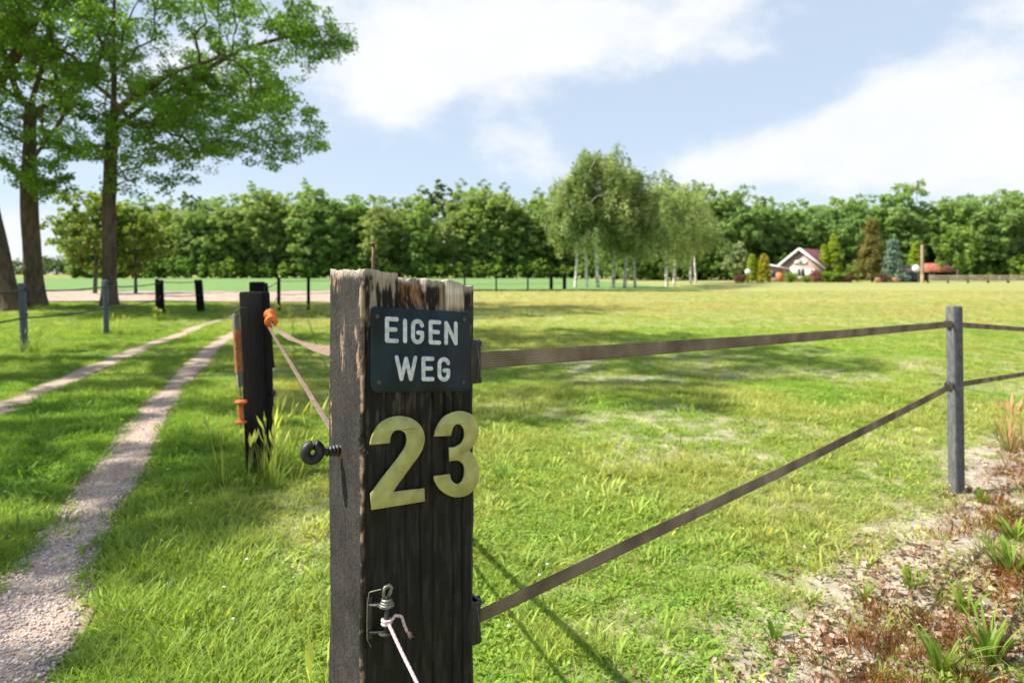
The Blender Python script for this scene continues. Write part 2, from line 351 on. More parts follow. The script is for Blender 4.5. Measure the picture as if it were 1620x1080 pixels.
m_grass = mat('grass_blade', (1, 1, 1), .55, attr='col', instancer='tint', translucent=.5, spec=.2)
def tuft(seed, nb, spread, h, wdt, lean, heads=False):
    r = np.random.default_rng(seed); V = []; Q = []; T = []; C = []; k = 0
    for b in range(nb):
        a = r.random() * 6.283; rr = spread * math.sqrt(r.random()); bx, by = rr * math.cos(a), rr * math.sin(a)
        hh = h * (.45 + .75 * r.random()); ln = lean * (.3 + r.random()); da = a + r.normal(0, .9); wd = wdt * (.7 + .6 * r.random())
        fx, fy = math.cos(da), math.sin(da); sa = da + math.pi / 2 + r.normal(0, .5); sx, sy = math.cos(sa), math.sin(sa)
        g = r.uniform(.75, 1.25); yel = r.random() < .05
        for q, (t, ww) in enumerate(((0, 1), (.4, .9), (.75, .6), (1, 0))):
            out = ln * hh * t ** 1.8; z = hh * (t - .22 * ln * t * t)
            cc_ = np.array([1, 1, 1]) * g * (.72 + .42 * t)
            if yel: cc_ = cc_ * np.array([1.7, 1.3, 1.5])
            if q < 3:
                for s in (-1, 1): V.append((bx + fx * out + s * sx * wd * ww / 2, by + fy * out + s * sy * wd * ww / 2, z)); C.append(cc_)
            else: V.append((bx + fx * out, by + fy * out, z)); C.append(cc_)
        Q += [[k, k + 1, k + 3, k + 2], [k + 2, k + 3, k + 5, k + 4]]; T += [[k + 4, k + 5, k + 6]]; k += 7
    if heads:
        for b in range(4):
            a = r.random() * 6.283; ln = r.uniform(.1, .45); hh = h * r.uniform(1.2, 1.7)
            for t0, t1, wd in ((0, .78, .0022), (.74, 1.0, .010)):
                p0 = np.array([ln * hh * t0 ** 2 * math.cos(a), ln * hh * t0 ** 2 * math.sin(a), hh * t0]); p1 = np.array([ln * hh * t1 ** 2 * math.cos(a), ln * hh * t1 ** 2 * math.sin(a), hh * t1])
                sd = np.array([-math.sin(a), math.cos(a), 0]) * wd; md_ = (p0 + p1) / 2
                V += [p0, md_ + sd, p1, md_ - sd]; C += [np.array([2.3, 1.75, 2.6])] * 4; Q += [[k, k + 1, k + 2, k + 3]]; k += 4
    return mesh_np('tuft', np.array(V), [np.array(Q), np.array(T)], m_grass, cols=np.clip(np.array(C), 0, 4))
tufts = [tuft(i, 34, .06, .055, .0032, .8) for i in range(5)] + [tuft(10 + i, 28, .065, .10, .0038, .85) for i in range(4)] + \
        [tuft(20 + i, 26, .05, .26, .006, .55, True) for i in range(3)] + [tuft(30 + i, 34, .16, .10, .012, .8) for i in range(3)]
def clover(seed, n_=46):
    """a low patch of small round leaves"""
    r = np.random.default_rng(seed); V = []; Q = []; C = []; k = 0
    for b in range(n_):
        a = r.random() * 6.283; rr = .075 * math.sqrt(r.random()); c = np.array([rr * math.cos(a), rr * math.sin(a), r.uniform(.008, .04)]); sz = r.uniform(.006, .012); ty = r.random() * 6.283; tl = r.normal(0, .45, 2)
        for q in range(4):
            an = ty + q * math.pi / 2; wv = sz * (1 if q % 2 else .72); dx, dy = math.cos(an) * wv, math.sin(an) * wv; V.append(c + np.array([dx, dy, dx * tl[0] + dy * tl[1]])); C.append(np.array([.85, 1, .9]) * r.uniform(.65, 1.15))
        Q.append([k, k + 1, k + 2, k + 3]); k += 4
    return mesh_np('clover', np.array(V), [np.array(Q)], m_grass, cols=np.array(C))
tufts += [clover(50 + i) for i in range(4)] + [tuft(60 + i, 16, .05, .04, .0030, 1.1) for i in range(3)]
grass_coll = proto_collection('grass_proto', tufts)

def rand_pts(n, d0, d1, side=1.12, power=1.0):
    """points in the part of the ground the lens covers (plus a margin), denser near"""
    u = R.random(n); d = (d0 ** power + u * (d1 ** power - d0 ** power)) ** (1 / power) if power else d0 * (d1 / d0) ** u
    a = R.uniform(-.7364 * side, .7364 * side, n); return a * d + R.normal(0, .3, n), d
GP = []
for (n, d0, d1, kind) in ((21000, 1.2, 4.0, 0), (34000, 4.0, 9, 0), (26000, 9, 18, 0), (22000, 18, 34, 0), (12000, 34, 53, 0)):
    x, y = rand_pts(n, d0, d1, 1.2 if d0 > 2 else 1.6, 1.4); GP.append(np.stack([x, y, np.full(n, d0)], 1))
GP = np.concatenate(GP); x, y, ring = GP.T
tm = track_mask(x, y); bb = bare(x, y); sd = fence_side(x, y); al = (x - FA[0]) * fd[0] + (y - FA[1]) * fd[1]
laneside = sstep(-.1, -.9, x + .42 * (y - 1.6))                     # 1 on the lane side of the gate line, 0 in the paddock
keep = (tm < -.02 + .05 * R.random(len(x))) & (R.random(len(x)) > bb * np.where(sd > .3, .80, .93))
keep &= ~((y > 32.8) & (x < -5) ) 
x, y, ring, tm, sd, al, laneside, bb = (q[keep] for q in (x, y, ring, tm, sd, al, laneside, bb))
n = len(x); nz = grid_noise(x, y, 1.2, 61, 3); nz2 = grid_noise(x, y, 5, 62, 3); nz3 = grid_noise(x, y, .35, 63, 2)
dry = np.clip(sstep(.45, .75, nz * .55 + nz2 * .55) * .5 + sstep(13, 28, y) * (1 - laneside) * (.35 + .8 * nz2), 0, 1) * (1 - .75 * laneside)
green = np.array([.185, .335, .04]); fresh = np.array([.36, .49, .08]); straw = np.array([.49, .44, .18])
fm = np.clip(.25 + .9 * (nz - .5) + .45 * (1 - laneside) + .25 * (nz3 - .5), 0, 1)[:, None]
tint = green * (1 - fm) + fresh * fm; tint = tint * (1 - dry[:, None]) + straw * dry[:, None]; tint *= R.uniform(.8, 1.2, n)[:, None]
rust = (sd > .35) & (grid_noise(x, y, .45, 71, 3) > .55); tint[rust] = np.array([.21, .085, .022]) * R.uniform(.7, 1.3, rust.sum())[:, None]
idx = R.integers(0, 5, n); cl_ = R.random(n) < .42; idx[cl_] = R.integers(15, 22, cl_.sum()); lush = (laneside > .5) & (R.random(n) < .40 * sstep(.3, .6, nz)); idx[lush] = R.integers(5, 9, lush.sum())
pad = (laneside < .5) & (nz > .62) & (R.random(n) < .35); idx[pad] = R.integers(5, 9, pad.sum())
wide = R.random(n) < .03; idx[wide & (y < 8)] = R.integers(12, 15, (wide & (y < 8)).sum())
sc = R.uniform(.7, 1.25, n) * np.interp(y, [2, 9, 18, 34, 53], [1, 1.15, 1.7, 2.5, 3.2]); zs = np.interp(y, [2, 9, 18, 34, 53], [1, .95, .75, .6, .45]) * (.75 + .5 * nz)
edge = sstep(-.12, 0, tm); zs *= 1 - .4 * edge
zs *= np.where(laneside > .5, .72, .62); sc *= .95
rot = np.stack([R.normal(0, .12, n), R.normal(0, .12, n), R.uniform(0, 6.283, n)], 1)
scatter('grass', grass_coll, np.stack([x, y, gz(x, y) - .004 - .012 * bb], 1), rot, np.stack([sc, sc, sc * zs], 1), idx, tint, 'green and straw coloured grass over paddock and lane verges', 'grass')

# ------------------------------------------------------------------ the gate post with its sign and numbers
TH = math.radians(33); cT, sT = math.cos(TH), math.sin(TH)
PO = np.array([-.3137, 1.45]); PW, PT = .2702, .212                  # front-left corner, front width, depth of the sleeper
EU, EN, EB = np.array([cT, sT, 0]), np.array([sT, -cT, 0]), np.array([-sT, cT, 0]); EZ = np.array([0, 0, 1.0])
O3 = np.array([PO[0], PO[1], 0])
def F(px, py):
    a = (px - 810) / FPX; u = (a * PO[1] - PO[0]) / (cT - a * sT); d = PO[1] + u * sT; return u, CH - (py - HZ) / FPX * d
def SL(px, py):
    a = (px - 810) / FPX; b = (PO[0] - a * PO[1]) / (a * cT + sT); d = PO[1] + b * cT; return b, CH - (py - HZ) / FPX * d
def front(u, z, out=0.0): return O3 + EU * u + EZ * z + EN * out
def left(b, z, out=0.0): return O3 + EB * b + EZ * z - EU * out

def build_gate_post():
    u1, u2, u3, u4 = (F(p, 450)[0] for p in (632, 672, 704, 734))
    r = .007; pts = []; nrm = []; side = []; sv = []
    def line(a, b, n, N_, sid, s0, s1):
        for i in range(n):
            t = i / n; pts.append(a * (1 - t) + b * t); nrm.append(N_); side.append(sid); sv.append(s0 * (1 - t) + s1 * t)
    A = np.array
    line(A([r, 0.]), A([PW - r, 0.]), 120, A([0., -1]), 0, r, PW - r)
    for q in range(4):
        a = -math.pi / 2 + q / 4 * math.pi / 2; pts.append(A([PW - r + r * math.cos(a), r + r * math.sin(a)])); nrm.append(A([math.cos(a), math.sin(a)])); side.append(1); sv.append(0)
    line(A([PW, r]), A([PW, PT - r]), 50, A([1., 0]), 1, r, PT - r)
    line(A([PW, PT]), A([0., PT]), 50, A([0., 1]), 2, PW, 0)
    line(A([0., PT - r]), A([0., r]), 90, A([-1., 0]), 3, PT - r, r)
    for q in range(4):
        a = math.pi + q / 4 * math.pi / 2; pts.append(A([r + r * math.cos(a), r + r * math.sin(a)])); nrm.append(A([math.cos(a), math.sin(a)])); side.append(0); sv.append(0.001 * q)
    P = np.array(pts); NN = np.array(nrm); side = np.array(side); sv = np.array(sv); m = len(P)
    uu, vv = P[:, 0], P[:, 1]
    def ztop(u, b):
        z = np.interp(u, [0, u1 - .002, u1 + .001, u2 - .001, u2 + .001, u3, u3 + .002, u4, u4 + .002, PW], [1.408, 1.399, 1.388, 1.384, 1.387, 1.381, 1.3835, 1.376, 1.374, 1.371])
        return z + .010 * (grid_noise(u, b, .016, 81, 3) - .5) + .006 * (grid_noise(u, b, .05, 82, 2) - .5)
    zt = ztop(uu, vv); nr = 330; tr = np.r_[np.linspace(0, .3, 30, endpoint=False), np.linspace(.3, 1, nr - 30)]
    zb = -.35; Zg = zb + tr[:, None] * (zt[None] - zb); U = np.repeat(uu[None], nr, 0); B = np.repeat(vv[None], nr, 0); Sg = np.repeat(sv[None], nr, 0); SD = np.repeat(side[None], nr, 0)
    # grain, cracks, rotten stave (displacement along the outward normal; negative cuts in)
    arc = np.where(SD == 0, Sg, np.where(SD == 3, -Sg - .01, Sg + .5 * SD))
    grain = (grid_noise(arc, Zg, .004, 91, 2) - .5) * .0008 + (grid_noise(arc * 6, Zg, .06, 92, 3) - .5) * .0022
    D = grain.copy(); fr = SD == 0; topf = sstep(1.20, 1.37, Zg)
    cracks = [(u1, .007, 1.325, .010), (u2, .003, 1.30, .008), (u3, .0025, 1.28, .009), (u4, .003, 1.315, .008), (.012, .0026, .5, .007), (.165, .0026, .25, .009), (.055, .0020, .62, .006), (.215, .0020, .1, .006), (.196, .003, .85, .007), (.10, .0018, .3, .005), (.135, .0018, .4, .005), (.24, .0022, .3, .006)]
    crk = np.zeros_like(D)
    for k, (cu, wd, z0, dp) in enumerate(cracks):
        cw = cu + .006 * (grid_noise(Zg, Zg * 0 + k * 7, .12, 95, 3) - .5)
        gsh = np.exp(-((arc - cw) / wd) ** 2) * sstep(z0, z0 + .12, Zg) * fr * (1 if k < 4 else (.45 + .55 * sstep(.35, .6, grid_noise(Zg, Zg * 0 + k, .2, 97, 2))))
        if k >= 4: gsh = gsh * (1 - sstep(1.2, 1.33, Zg))
        crk = np.maximum(crk, gsh); D -= dp * gsh
    jag = .018 * (grid_noise(arc, Zg, .03, 99, 3) - .5)
    rot_ = sstep(u1 - .001, u1 + .003, arc) * sstep(u2 + .003, u2 - .002, arc) * sstep(1.315, 1.345, Zg + jag) * fr
    D -= rot_ * (.026 + .020 * (grid_noise(arc, Zg, .012, 101, 3) - .5))
    rot2 = sstep(u3 - .016, u3 - .010, arc) * sstep(u3 + .002, u3 - .002, arc) * sstep(1.30, 1.33, Zg + jag) * fr; D -= rot2 * .005
    chip = sstep(.62, .72, grid_noise(arc * 2.2, Zg, .07, 103, 3)) * sstep(.030, .004, np.minimum(np.abs(np.where(fr, Sg, 9)), np.abs(np.where(SD == 3, Sg, 9)))); D -= chip * .010
    lf = SD == 3; saw = np.sin((Zg * 1.0 + Sg * .9) * 900 + 9 * grid_noise(Sg, Zg, .03, 105, 2)) * .00025; D += saw * lf
    D += .009 * (grid_noise(Zg, Zg * 0 + SD * 5, .22, 107, 4) - .5)
    UU = U + NN[None, :, 0] * D; BB = B + NN[None, :, 1] * D
    W = O3 + UU[..., None] * EU + BB[..., None] * EB + Zg[..., None] * EZ
    # colours of the wood itself: tar paint, bleached grey, fresh tan, rotten brown, lichen white
    g = grid_noise(arc * 7, Zg, .05, 111, 4); g2 = grid_noise(arc, Zg, .045, 112, 4); g3 = grid_noise(arc * 14, Zg, .04, 113, 3)
    tar = np.stack([.0075 + .026 * g ** 2, .0072 + .024 * g ** 2, .006 + .018 * g ** 2], -1)
    sidec = np.stack([.015 + .034 * g2, .014 + .031 * g2, .0135 + .029 * g2], -1) * (.7 + .6 * g3[..., None])
    C = np.where(lf[..., None], sidec, tar); C = np.where(((SD == 1) | (SD == 2))[..., None], tar * 3.0, C)
    def blend(C, c, f): return C * (1 - f[..., None]) + np.asarray(c) * f[..., None]
    worn = sstep(.50, .62, g * .6 + g2 * .4 + .10 * topf) * (.02 + .10 * sstep(.95, 1.2, Zg) + .88 * topf) * fr
    C = blend(C, np.stack([.20 + .16 * g3, .165 + .14 * g3, .125 + .11 * g3], -1), worn)
    C = blend(C, (.24, .21, .17), sstep(.62, .8, g) * sstep(.95, 1.25, Zg) * fr * .25)
    st4 = sstep(u3, u3 + .003, arc) * sstep(u4 + .002, u4 - .003, arc) * sstep(1.30, 1.33, Zg + jag) * fr
    C = blend(C, np.stack([.52 + .22 * (g3 - .5), .42 + .22 * (g3 - .5), .32 + .2 * (g3 - .5)], -1), st4 * .95)
    C = blend(C, (.62, .58, .53), st4 * sstep(1.345, 1.36, Zg) * .8)
    C = blend(C, np.stack([.045 + .17 * sstep(.5, .66, g3), .02 + .10 * sstep(.5, .66, g3), .01 + .05 * sstep(.5, .66, g3)], -1), rot_)
    C = blend(C, (.46, .27, .13), rot_ * sstep(u1 + .6 * (u2 - u1), u1 + .75 * (u2 - u1), arc) * sstep(.4, .55, g3) * .8)
    C = blend(C, (.30, .21, .13), rot2 * .7)
    C = blend(C, (.006, .005, .005), crk * .85)
    edge = sstep(.011, .001, np.where(fr, Sg, np.where(lf, Sg, 9))) * sstep(.50, .62, .55 * grid_noise(arc, Zg, .10, 115, 2) + .45 * grid_noise(arc * 3, Zg, .018, 116, 3) + .06 * topf)
    C = blend(C, (.34, .235, .17), edge * .75)
    for (px, py, rb, rz) in ((531, 440, .05, .03), (541, 545, .020, .055), (562, 527, .010, .016), (566, 570, .016, .035), (521, 580, .010, .05), (539, 718, .012, .025), (568, 470, .014, .05), (524, 660, .008, .05)):
        b0, z0 = SL(px, py); e2 = ((Sg - b0) / rb) ** 2 + ((Zg - z0) / rz) ** 2 + 4.5 * (grid_noise(Sg * 4, Zg, .02, 117, 4) - .42)
        C = blend(C, (.36, .235, .15), sstep(1.0, .2, e2) * lf * .75)
    tipc = sstep(.020, .004, zt[None] - Zg + .010 * (g3 - .5)); C = blend(C, (.40, .35, .29), tipc * .8)
    V = W.reshape(-1, 3); i = (np.arange(nr - 1)[:, None] * m + np.arange(m)[None]); j = (np.arange(nr - 1)[:, None] * m + (np.arange(m)[None] + 1) % m)
    Q = [np.stack([i, j, j + m, i + m], -1).reshape(-1, 4)]; cols = [C.reshape(-1, 3)]; verts = [V]
    # end grain on top: rings shrinking to the middle
    base = (nr - 1) * m; off = len(V); cu, cb = PW / 2, PT / 2; u_l, b_l = UU[-1], BB[-1]; K = 30
    for k in range(1, K + 1):
        f = 1 - k / K; u_ = cu + (u_l - cu) * f; b_ = cb + (b_l - cb) * f; z_ = ztop(u_, b_) - .010 * sstep(.3, .8, grid_noise(u_, b_ * 3, .02, 121, 2)) * (1 if k > 1 else .2)
        verts.append(O3 + u_[:, None] * EU + b_[:, None] * EB + z_[:, None] * EZ); q_ = grid_noise(u_, b_, .012, 122, 3)
        cols.append(np.stack([.24 + .28 * q_, .20 + .24 * q_, .165 + .2 * q_], -1))
        lo = base if k == 1 else off + (k - 2) * m; hi = off + (k - 1) * m; a = np.arange(m); b2 = (a + 1) % m
        Q.append(np.stack([lo + a, lo + b2, hi + b2, hi + a], -1))
    mm = mat('tarred_timber', (1, 1, 1), .72, noise=((260, 260, 14), .32, 4), bump=((330, 330, 22), .9, .003), attr='col', spec=.22)
    me = mesh_np('timber', np.concatenate(verts), Q, mm, cols=np.concatenate(cols), smooth=True)
    me.materials.append(mat('bleached_timber_side', (1, 1, 1), .8, noise=((230, 230, 120), .5, 5), bump=((260, 260, 150), 1.0, .004), attr='col', spec=.2))
    mi = np.zeros(len(me.polygons), np.int32); qs = np.tile(((side == 3)).astype(np.int32), nr - 1); mi[:len(qs)] = qs; me.polygons.foreach_set('material_index', mi)
    return me
gp = empty('gate_post', (float(O3[0]), float(O3[1]), 0), 'black tarred sleeper post with split weathered top, carrying sign and number 23', 'gate post')
link('timber', build_gate_post(), gp)
# long rusty nail standing in the top
m_rust = mat('rusty_iron', (.17, .095, .065), .75, noise=(180.0, .45, 4), bump=(300.0, .4, .001), metallic=.35)
nb = np.array([*(O3 + EU * .06 + EB * .09)[:2], 1.37]); ntop = nb + np.array([.002, 0, .095])
MB().tube([nb, (nb + ntop) / 2, ntop], .0034, 10).lathe(ntop, (.02, 0, 1), [(-.001, .0), (-.001, .0075), (.002, .008), (.0035, .006), (.0035, 0)], 12).build('nail', m_rust, gp, True)

# --- enamel sign
m_enamel = mat('dark_enamel', (.006, .017, .026), .42, noise=((18, 18, 9), .8, 8), bump=(60.0, .12, .001), spec=.25)
m_enblue = mat('blue_enamel', (.012, .022, .075), .38, noise=(60.0, .5, 3), spec=.4)
m_white = mat('white_enamel', (.52, .565, .60), .42, noise=(90.0, .28, 7), spec=.4)
m_screw = mat('screw_steel', (.10, .085, .075), .55, noise=(300.0, .5, 2), metallic=.6)
c1, c2, c3, c4 = F(584.5, 484), F(742, 494.5), F(742, 619), F(585.5, 619.5)
cu = (c1[0] + c2[0] + c3[0] + c4[0]) / 4; cz = (c1[1] + c2[1] + c3[1] + c4[1]) / 4
sw = ((c2[0] - c1[0]) + (c3[0] - c4[0])) / 2; sh = ((c1[1] - c4[1]) + (c2[1] - c3[1])) / 2
tilt = math.atan2((c2[1] - c1[1] + c3[1] - c4[1]) / 2, sw)
SU = EU * math.cos(tilt) + EZ * math.sin(tilt); SV = EZ; SC = front(cu, cz, .006)
sgn = empty('sign', tuple(SC - SV * sh / 2), 'dark blue enamel plate reading EIGEN WEG screwed near the top of the gate post', 'sign')
def round_rect(wd, ht, r, k=6):
    out = []
    for (x0, y0, a0) in ((wd / 2 - r, ht / 2 - r, 0), (-wd / 2 + r, ht / 2 - r, 90), (-wd / 2 + r, -ht / 2 + r, 180), (wd / 2 - r, -ht / 2 + r, 270)):
        for q in range(k + 1):
            a = math.radians(a0 + 90 * q / k); out.append((x0 + r * math.cos(a), y0 + r * math.sin(a)))
    return out
def prism(mb, poly, fn, z0, z1, bevel=0.0):
    """extrude a simple polygon; fn(x, y, h) -> point"""
    poly = [tuple(p) for p in poly]; a = sum(p[0] * q[1] - q[0] * p[1] for p, q in zip(poly, poly[1:] + poly[:1]))
    if a < 0: poly = poly[::-1]
    n = len(poly); P = np.array(poly); rings = [(z0, 0)] + ([(z1 - bevel, 0), (z1, bevel)] if bevel else [(z1, 0)])
    nx_ = np.roll(P, -1, 0) - np.roll(P, 1, 0); nx_ /= np.linalg.norm(nx_, axis=1)[:, None] + 1e-12; inn = np.stack([-nx_[:, 1], nx_[:, 0]], 1)
    V = []
    for z, b in rings: V += [fn(*(p + i_ * b), z) for p, i_ in zip(P, inn)]
    Q = [[r_ * n + q, r_ * n + (q + 1) % n, (r_ + 1) * n + (q + 1) % n, (r_ + 1) * n + q] for r_ in range(len(rings) - 1) for q in range(n)]
    tri = tessellate_polygon([[Vector((x_, y_, 0)) for x_, y_ in poly]]); T = []
    for t in tri:
        t = list(t); A_ = (P[t[1]] - P[t[0]]); B_ = (P[t[2]] - P[t[0]])
        if A_[0] * B_[1] - A_[1] * B_[0] < 0: t = t[::-1]
        T.append([(len(rings) - 1) * n + q for q in t]); T.append([q for q in t[::-1]])
    return mb.add(V, Q, T)
def on_sign(x, y, h): return SC + SU * x + SV * y + EN * h
mb = MB(); prism(mb, round_rect(sw, sh, .012), on_sign, -.0015, .0005, .0004); plate = mb.build('plate', m_enamel, sgn)
for pz in ((595, 500), (732, 505), (598, 604), (731, 604)):
    u, z = F(*pz); c = front(u, z, .0065); sx = MB()
    sx.lathe(c, EN, [(-.004, .0048), (.0006, .0048), (.0014, .0040), (.0016, .0016), (.0006, .0012), (.0006, 0)], 14); sx.build('screw', m_screw, sgn, True)
# raised letters as round-ended strokes; each glyph is a list of polylines in a unit box (0..1, 0..1, y up)
def arc(cx, cy, rx, ry, a0, a1, k=10): return [(cx + rx * math.cos(math.radians(a0 + (a1 - a0) * i / k)), cy + ry * math.sin(math.radians(a0 + (a1 - a0) * i / k))) for i in range(k + 1)]
GL = {'E': [[(1, 1), (0, 1), (0, 0), (1, 0)], [(0, .52), (.86, .52)]], 'I': [[(.5, 0), (.5, 1)]],
      'N': [[(0, 0), (0, 1), (1, 0), (1, 1)]], 'W': [[(0, 1), (.25, 0), (.5, .95), (.75, 0), (1, 1)]],
      'G': [arc(.5, .74, .5, .26, 15, 180, 10) + arc(.5, .26, .5, .26, 180, 360, 12) + [(1, .45), (.55, .45)]]}
def stroke(mb, P, wd, fn, h0, h1):
    """a stroke of constant width with round ends and joints: overlapping capsules, each a hair higher than the last"""
    for q in range(len(P) - 1):
        a, b = np.array(P[q]), np.array(P[q + 1]); d = b - a; ln = math.hypot(*d)
        if ln < 1e-6: continue
        ang = math.degrees(math.atan2(d[1], d[0])); r = wd / 2
        poly = arc(b[0], b[1], r, r, ang - 90, ang + 90, 8) + arc(a[0], a[1], r, r, ang + 90, ang + 270, 8)
        prism(mb, poly, fn, h0, h1 + q * 2e-6, .0004)
def zp(x, y): return 470 + x / 3.086, 400 + y / 3.086                # reading aid: positions measured in an enlarged view
LET = [('E', 422, 490, 311, 438), ('I', 510, 530, 320, 440), ('G', 549, 613, 322, 444), ('E', 635, 696, 327, 446), ('N', 711, 776, 332, 449),
       ('W', 470, 580, 499, 623), ('E', 600, 663, 504, 624), ('G', 678, 740, 507, 626)]
for ch, x0, x1, y0, y1 in LET:
    ua, za = F(*zp(x0, (y0 + y1) / 2)); ub, _ = F(*zp(x1, (y0 + y1) / 2)); um, zt_ = F(*zp((x0 + x1) / 2, y0)); _, zb_ = F(*zp((x0 + x1) / 2, y1))
    wd = .0094 * (.94 if ch == 'W' else 1); gm = (ua + ub) / 2 - cu; gv = (zt_ + zb_) / 2 - cz
    gx_ = gm / math.cos(tilt); gy_ = gv - gx_ * math.sin(tilt); hw = (ub - ua) / 2 - wd / 2; hh = (zt_ - zb_) / 2 - wd / 2
    if ch == 'I': hw = 0
    lm, hm = MB(), MB()
    for P_ in GL[ch]:
        pp = [(gx_ + (a * 2 - 1) * hw, gy_ + (b * 2 - 1) * hh) for a, b in P_]
        stroke(hm, [(a - .0004, b + .0012) for a, b in pp], wd * 1.30, on_sign, .0004, .0009)
        stroke(lm, pp, wd, on_sign, .0004, .0022)
    lo = lm.build('letter', m_white, sgn); lo['label'] = 'raised white letter ' + ch
    link('letter_edge', hm.mesh('letter_edge', m_enblue), lo, Vector((0, 0, 0)))
# --- house number digits
m_brass = mat('faded_yellow_metal', (.37, .375, .135), .5, noise=((40, 40, 32), .22, 8), bump=(140.0, .15, .001), metallic=.25, spec=.4)
def catmull(P, k=5, closed=True):
    """P: (x, y, corner flag)"""
    n = len(P); out = []
    for i in range(n):
        p0, p1, p2, p3 = (np.array(P[(i + q) % n][:2], float) for q in (-1, 0, 1, 2)); c1, c2 = P[i][2], P[(i + 1) % n][2]
        t1 = (p2 - p0) / 2 if not c1 else (p2 - p1); t2 = (p3 - p1) / 2 if not c2 else (p2 - p1)
        if c1 and c2: out.append(tuple(p1)); continue
        for j in range(k):
            t = j / k; out.append(tuple((2 * t ** 3 - 3 * t ** 2 + 1) * p1 + (t ** 3 - 2 * t ** 2 + t) * t1 + (-2 * t ** 3 + 3 * t ** 2) * p2 + (t ** 3 - t ** 2) * t2))
    return out
TWO = [(349, 933, 1), (360, 885, 0), (395, 830, 0), (445, 800, 0), (505, 793, 0), (560, 808, 0), (600, 845, 0), (616, 895, 0), (608, 945, 0), (588, 985, 0), (555, 1030, 0), (461, 1160, 1), (614, 1143, 1), (616, 1207, 1), (356, 1249, 1), (352, 1170, 1),
       (420, 1078, 0), (480, 1002, 0), (515, 950, 0), (527, 915, 0), (522, 880, 0), (500, 863, 0), (472, 864, 0), (453, 885, 0), (446, 924, 1)]
THREE = [(661, 892, 1), (672, 850, 0), (705, 800, 0), (755, 773, 0), (805, 770, 0), (850, 790, 0), (876, 832, 0), (878, 880, 0), (860, 925, 0), (834, 960, 1), (858, 990, 0), (876, 1035, 0), (880, 1085, 0), (866, 1135, 0), (832, 1172, 0), (785, 1187, 0), (735, 1180, 0), (690, 1150, 0), (665, 1112, 0), (658, 1085, 1),
         (738, 1074, 1), (748, 1106, 0), (774, 1123, 0), (797, 1108, 0), (808, 1072, 0), (806, 1035, 0), (784, 1012, 0), (760, 1010, 0), (736, 1013, 1), (734, 946, 1), (764, 942, 0), (796, 920, 0), (809, 882, 0), (800, 846, 0), (778, 832, 0), (756, 846, 0), (743, 889, 1)]
for nm, D_, lab, hgt in (('number_two', TWO, 'pale yellow metal house number 2 on the gate post', .004), ('number_three', THREE, 'pale yellow metal house number 3 overhanging the post edge', .004)):
    poly = [F(*zp(a, b)) for a, b in catmull(D_)]
    mb = MB(); prism(mb, poly, lambda u, z, h: front(u, z, h), hgt, hgt + .0045, .0008)
    cen = np.mean([p for p in poly], 0); o = mb.build(nm, m_brass); tag(o, lab, 'house number')

# --- black plastic ring insulator on the side
m_plast = mat('black_plastic', (.022, .022, .024), .5, noise=(90.0, .5, 4), bump=(150.0, .2, .001), spec=.4)
b0, z0 = SL(538, 711); pb = left(b0, z0, -.004); nl = -EU; ring_c = pb + nl * .066 + EZ * .003
ins = empty('ring_insulator', tuple(pb), 'black plastic ring insulator screwed into the side of the gate post', 'insulator')
a = np.radians(np.linspace(96, 96 + 338, 44)); MB().tube([ring_c + nl * -math.cos(t) * .0165 + EZ * math.sin(t) * .0165 for t in a], .0112, 14).build('ring', m_plast, ins, True)
prof = [(-.002, .0), (-.002, .007)]
for q in range(5): prof += [(.002 + q * .0075, .007), (.003 + q * .0075, .0145 - q * .0008), (.0055 + q * .0075, .0145 - q * .0008), (.0066 + q * .0075, .007)]
prof += [(.044, .009), (.052, .006)]
MB().lathe(pb, nl, prof, 18).build('ribbed_stem', m_plast, ins)
MB().tube([pb - nl * .02, pb + nl * .002], .003, 8).build('screw', m_rust, ins)

# --- bracket with eye bolt, and the pink rope tied to it
m_zinc = mat('dull_zinc', (.20, .20, .165), .45, noise=(120.0, .4, 4), bump=(200.0, .25, .001), metallic=.7)
m_dark = mat('dark_steel', (.055, .055, .052), .5, noise=(150.0, .4, 4), metallic=.5)
ax3 = np.array([EU, EN, EZ])
ub, zb1 = F(583, 945); _, zb2 = F(583, 989); uc, _ = F(603, 960); ut, zt1 = F(577, 910)
br = empty('gate_bracket', tuple(front(ub, zb2, 0)), 'small metal bracket with eye bolt low on the front of the gate post', 'bracket')
zu, zl = F(605, 948)[1], F(600, 992)[1]; out = .030
MB().box(front(ub, (zu + zl) / 2, .0035), (.012, .003, .088), ax3, .001).build('back_plate', m_dark, br)
for zz, nm, mm in ((zu, 'flange', m_zinc), (zl, 'flange', m_dark)):
    mb = MB(); poly = [(-.006, .002), (.012, .002)] + arc(uc - ub, out, .016, .013, -20, 200, 12); prism(mb, poly, lambda x_, y_, h: front(ub + x_, zz + h, y_), -.0016, .0016, .0005); mb.build(nm, mm, br)
pc = front(uc, 0, out)
MB().tube([pc + EZ * (zl - .008), pc + EZ * (zu + .006)], .0052, 12).build('pin', m_dark, br, True)
wz = zu + .002
for hh, rr, tk in ((0, .0155, .003), (.0035, .013, .004), (.008, .0115, .005)):
    MB().lathe(pc + EZ * (wz + hh), EZ, [(0, 0), (0, rr), (tk * .3, rr * 1.03), (tk, rr * .95), (tk, 0)], 22).build('washer', m_zinc, br)
ez = wz + .013; eye = [pc + EZ * ez + EU * (-.006), pc + EZ * (ez + .016) + EU * -.007, pc + EZ * (ez + .024) + EU * -.004, pc + EZ * (ez + .026) + EU * .006, pc + EZ * (ez + .020) + EU * .011, pc + EZ * (ez + .010) + EU * .008, pc + EZ * (ez - .001) + EU * .003]
MB().tube(eye, .0036, 10).build('eye_bolt', m_zinc, br, True)
